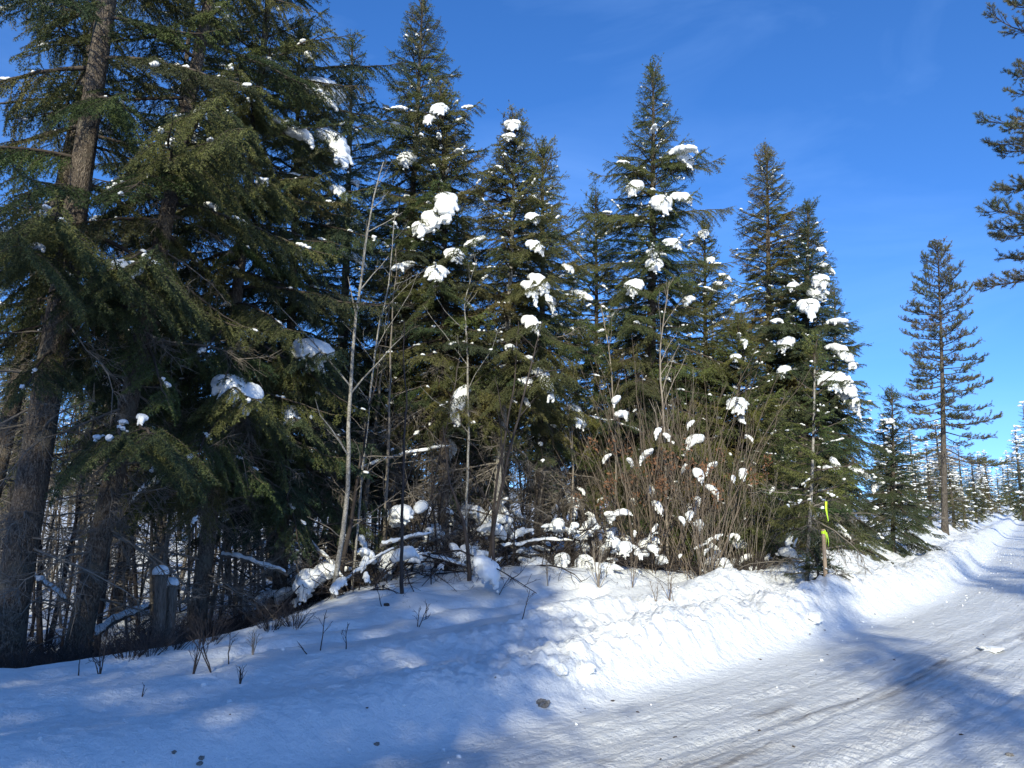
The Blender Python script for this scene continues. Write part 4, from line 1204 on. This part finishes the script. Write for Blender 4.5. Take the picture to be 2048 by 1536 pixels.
# ------------------------------------------------------------------ logs, posts, stake, ribbons, rocks
def log(pa, pb, Y0, Y1, r, lab, mat, snow=True, name='fallen_log'):
    r = r * .62
    A = at(*pa, Y0); B = at(*pb, Y1)
    P = np.linspace(np.array(A), np.array(B), 14); c = P[0].copy(); P = P - c
    P[:, 2] += .05 * np.sin(np.linspace(0, 3, 14)) + np.cumsum(rng.normal(size=14) * .008)
    root = empty(name, c); tag(root, lab, 'log')
    mb = MB(); V, F = tube(P, np.linspace(r, r * .6, 14), 9, True, .15); mb.add(V, F); link('trunk', mb.mesh('trunk', [mat]), root)
    tw = MB(); branchy(tw, P, r * .6, .002, 2, 3.5, (40, 85), .28, .1); link('twigs', tw.mesh('twigs', [mat]), root)
    if snow:
        n = 40; Q = np.stack([np.interp(np.linspace(.3, 12.6, n), np.arange(14), P[:, k]) for k in range(3)], -1)
        w = np.interp(np.linspace(0, 1, n), [0, 1], [r, r * .6]) * (1.15 + .5 * fbm(np.arange(n) * .35, np.zeros(n), 3, 3)); w[0] = w[-1] = .01
        Q[:, 2] += r * .75
        V, F = tube(Q, w, 10); V[:, 2] += .02 * fbm(V[:, 0] * 9, V[:, 1] * 9 + V[:, 2] * 5, 2, 8)
        sm = MB(); sm.add(V, F); link('snow_cap', sm.mesh('snow_cap', [M_SNOW]), root)

def build_small():
    log((440, 1108), (575, 1150), 11.2, 10.6, .05, 'snow-topped broken log slanting right behind the brush left of centre', M_DEAD)
    log((600, 1065), (690, 1160), 12.0, 11.0, .04, 'thin snow-striped fallen stem slanting down to the pale forked tree', M_DEAD)
    log((760, 1092), (865, 1075), 11.6, 11.8, .045, 'snow-topped dead branch sticking out level right of the dark sapling', M_DEAD)
    log((690, 1165), (790, 1095), 11.0, 11.6, .035, 'snow-topped dead branch rising to the right behind the dark sapling', M_DEAD)
    log((60, 1150), (135, 1205), 8.9, 8.9, .045, 'broken dead limb with snow on it, left of the second leaning trunk', M_BARKD)
    log((150, 1290), (300, 1210), 8.8, 10.2, .07, 'half-buried dark log behind the second leaning trunk', M_BARKD)
    log((800, 1105), (935, 1140), 11.9, 11.9, .05, 'dark arching branch under a thick snow load between the dark stems', M_DSTEM)
    log((1000, 1095), (1150, 1085), 12.9, 13.2, .045, 'low dark branch roofed with snow in the middle of the forest edge', M_DSTEM)
    log((1165, 830), (1285, 862), 14.8, 14.6, .035, 'dead bough loaded with snow reaching out beside the sky gap', M_DEAD, name='snowy_branch')
    log((700, 940), (905, 885), 12.6, 12.9, .04, 'bowed dead stem with an arc of snow right of the pale forked tree', M_DEAD, name='snowy_branch')
    # two weathered posts with snow caps
    for (px, top, bot, Y, w, lab) in ((322, 1150, 1285, 9.0, .065, 'taller weathered post capped with a round snow knob, left of a pair'), (344, 1172, 1270, 9.25, .058, 'shorter weathered post with a lopsided snow cap, right of a pair')):
        b = at(px - 6, bot, Y); t = at(px, top, Y); g = gz(b.x, Y)
        root = empty('wooden_post', (b.x, Y, g)); tag(root, lab, 'post', 'pair of weathered posts')
        H = t.z - g
        P = np.array([[0, 0, -.2], [.0, 0, 0], [(t.x - b.x) * .5, .01, H * .5], [t.x - b.x, 0, H]])
        u = np.linspace(0, 3, 12); P = np.stack([np.interp(u, range(4), P[:, k]) for k in range(3)], -1)
        mb = MB(); V, F = tube(P, w, 9, True, .2); mb.add(V, F); link('post_shaft', mb.mesh('post_shaft', [M_WOOD]), root)
        V, F = ico(3); V = V * np.array([w * 1.45, w * 1.35, w * 1.2]); V[:, 2] = np.maximum(V[:, 2], -w * .35); V = V * (1 + .12 * fbm(V[:, 0] * 20, V[:, 1] * 20 + V[:, 2] * 14, 3, 4)[:, None])
        sm = MB(); sm.add(V + np.array([t.x - b.x - .005, 0, H + w * .5]), F); link('snow_cap', sm.mesh('snow_cap', [M_SNOW]), root)
    # survey stake
    mr, n, l, bs = new_mat('neon_ribbon'); bs.inputs['Base Color'].default_value = (.62, .92, .03, 1); bs.inputs['Roughness'].default_value = .35
    ms, n, l, bs = new_mat('stake_wood')
    tc = n.new('ShaderNodeTexCoord'); mp = n.new('ShaderNodeMapping'); mp.inputs['Scale'].default_value = (40, 40, 2); l.new(tc.outputs['Object'], mp.inputs['Vector'])
    nz = noise_node(n, l, 3, 5, mp.outputs['Vector']); r = ramp(n, l, nz.outputs['Fac'], [(.3, (.30, .20, .12)), (.7, (.50, .37, .24))]); l.new(r.outputs['Color'], bs.inputs['Base Color']); bs.inputs['Roughness'].default_value = .75
    b = hit(1651, 1150); top = at(1653, 1058, b.y); H = top.z - b.z
    root = empty('survey_stake', b); tag(root, 'slim wooden stake standing in the snow at the foot of the fir sapling', 'stake')
    a, t = .024, .012
    mb = MB()
    V = []
    for z, k in ((-.3, .6), (0, 1), (H - .015, 1), (H, .86)):
        V += [(-a * k, -t * k, z), (a * k, -t * k, z), (a * k, t * k, z), (-a * k, t * k, z)]
    F = []
    for q in range(3):
        for s in range(4):
            i0 = q * 4 + s; i1 = q * 4 + (s + 1) % 4
            F += [(i0, i1, i1 + 4), (i0, i1 + 4, i0 + 4)]
    F += [(12, 13, 14), (12, 14, 15)]
    mb.add(V, F, 0, False); o = link('stake_shaft', mb.mesh('stake_shaft', [ms]), root)
    root.rotation_euler = (0, R(1), .25)
    def ribbon(name, P, w, parent=None, loc=(0, 0, 0)):
        P = np.array(P, float); mbr = MB(); n_ = len(P)
        d = np.array([1, 0.15, 0]); d = d / np.linalg.norm(d)
        tw = np.linspace(0, .9, n_)
        D = np.stack([np.cos(tw) * w / 2, np.sin(tw) * w / 2, 0 * tw], -1)
        V = np.concatenate([P - D, P + D, P - D + [0, .0025, 0], P + D + [0, .0025, 0]])
        F = []
        for i in range(n_ - 1):
            for (p, q) in ((0, 1), (3, 2), (2, 0), (1, 3)):
                F += [(p * n_ + i, q * n_ + i, q * n_ + i + 1), (p * n_ + i, q * n_ + i + 1, p * n_ + i + 1)]
        mbr.add(V, F, 0, True); return link(name, mbr.mesh(name, [mr]), parent, loc)
    # the ribbon knotted round the top of the stake
    mb = MB(); V = []
    for z in (H - .07, H - .03): V += [(-a - .004, -t - .004, z), (a + .004, -t - .004, z), (a + .004, t + .004, z), (-a - .004, t + .004, z)]
    F = []
    for s in range(4): F += [(s, (s + 1) % 4, (s + 1) % 4 + 4), (s, (s + 1) % 4 + 4, s + 4)]
    mb.add(V, F, 0, False)
    knot = mb.mesh('ribbon_wrap', [mr])
    rr = empty('ribbon', b); rr.rotation_euler = root.rotation_euler; tag(rr, 'neon yellow ribbon tied round the top of the wooden stake, tails hanging', 'ribbon')
    link('ribbon_wrap', knot, rr)
    z = np.linspace(H - .045, H - .26, 9)
    ribbon('ribbon_tail', np.stack([a + .008 + .030 * np.sin(np.linspace(0, 2.4, 9)), -t - .01 - .01 * np.linspace(0, 1, 9), z], -1), .026, rr)
    ribbon('ribbon_tail', np.stack([a - .012 + .012 * np.sin(np.linspace(0, 3, 9)), -t - .012 - .012 * np.linspace(0, 1, 9), z * 1 + .03], -1), .020, rr)
    # second ribbon hanging from a sapling bough
    p = at(1653, 1003, b.y + .05); q = at(1654, 1042, b.y + .05); Lr = p.z - q.z
    zz = np.linspace(0, -Lr, 12)
    rb = ribbon('ribbon', np.stack([.008 * np.sin(zz * 14), .01 * np.cos(zz * 9), zz], -1), .036, None, p)
    tag(rb, 'neon yellow ribbon hanging in the air above the stake from a sapling bough', 'ribbon')
    tb = MB(); T = TREES['s1']; axp = T['base'] + T['ax'](p.z - T['base'].z + .12)
    V, F = tube(bend([0, 0, 0], 0, unit(np.array(p - axp)), (p - axp).length, 8, 0, 0, .02), np.linspace(.008, .004, 8), 5); tb.add(V, F)
    link('dead_branch', tb.mesh('twig_holding_ribbon', [M_DEAD]), T['root'], axp - T['base'])

    # stones and clods
    def stone(px, py, wpx, lab, mat=M_ROCK, name='rock', cat='rock', seed=1, sq=.62):
        p = hit(px, py); w = wpx * p.y / F_PX / 2
        V, F = ico(4)
        d = 1 + .6 * fbm(V[:, 0] * 1.8 + seed * 5, V[:, 1] * 1.8 + V[:, 2] * 1.5, 4, seed)
        V = V * d[:, None] * np.array([w, w * .9, w * sq])
        mb = MB(); mb.add(V, F, 0, name != 'rock')
        o = link(name, mb.mesh(name, [mat]), None, (p.x, p.y, p.z + w * sq * .2)); o.rotation_euler = (0, 0, seed)
        tag(o, lab, cat)
    stone(1084, 1412, 27, 'fist-sized grey-brown stone lying at the foot of the shaded berm', seed=2)
    stone(403, 1519, 11, 'small dark stone near the lower left, upper one of two', seed=3)
    stone(399, 1531, 11, 'small grey stone near the lower left edge, lower one of two', seed=4)
    stone(347, 1518, 9, 'tiny dark pebble left of the two small stones', seed=5)
    stone(753, 1492, 11, 'small dark pebble on the packed snow below left of the big stone', seed=6)
    stone(2020, 1512, 14, 'flat olive stone on the road in the bottom right corner', seed=7, sq=.45)
    stone(773, 1212, 12, 'dark clod in a hollow of the snow below the dark sapling', M_DIRT, 'clod', 'clod', 8)
    stone(1625, 1240, 36, 'angular snow block perched on the berm above the road', M_SNOW, 'snow_block', 'snow block', 9, .6)
    stone(1118, 1345, 30, 'rounded snow lump on the shaded berm above the grey-brown stone', M_SNOW, 'snow_block', 'snow block', 10, .7)
    stone(1175, 1340, 34, 'snow lump where the berm leaves the shade', M_SNOW, 'snow_block', 'snow block', 11, .6)
    stone(1985, 1300, 46, 'thin snow slab lying on the road at the right edge', M_SNOW, 'snow_block', 'snow block', 12, .2)
    stone(1310, 1290, 24, 'small snow lump on the sunlit inner berm', M_SNOW, 'snow_block', 'snow block', 13, .6)
    # scattered crumbs of ice along the berm foot, bark crumbs and needles on the road
    r3 = np.random.default_rng(21)
    def scatter(n, fs, mat, name, label, size, flat):
        mb = MB(); V0, F0 = ico(1)
        tt = r3.uniform(66, 100, n); ss = fs(n)
        k = np.searchsorted(ECL, tt).clip(1, len(EC) - 1)
        C = EC[k]; T = ECT[k]; X = C[:, 0] - T[:, 1] * ss; Y = C[:, 1] + T[:, 0] * ss
        Z = ground_all(X, Y)[0]
        for i in range(n):
            s = size * r3.uniform(.4, 1.3) ** 1.5
            a = r3.uniform(0, 6.28); c, s_ = math.cos(a), math.sin(a)
            A = V0 * (1 + .5 * (r3.random((len(V0), 1)) - .5)) * np.array([s * r3.uniform(.8, flat[0]), s * r3.uniform(.5, 1), s * flat[1]])
            A = np.stack([A[:, 0] * c - A[:, 1] * s_, A[:, 0] * s_ + A[:, 1] * c, A[:, 2]], -1)
            mb.add(A + np.array([X[i], Y[i], Z[i] + s * flat[1] * .4]), F0)
        o = link(name, mb.mesh(name, [mat])); tag(o, label, name.replace('_', ' '), kind='stuff')
    scatter(380, lambda n: np.concatenate([r3.normal(.15, .35, n // 2), r3.uniform(-.5, 2.6, n - n // 2)]), M_SNOW, 'snow_crumbs', 'crumbs of ploughed snow strewn along the berm and its foot', .014, (1.3, .8))
    scatter(260, lambda n: r3.uniform(-6, 1.2, n), M_DIRT, 'bark_crumbs', 'dark crumbs of bark and needles strewn over the packed road snow', .009, (2.6, .5))
build_small()
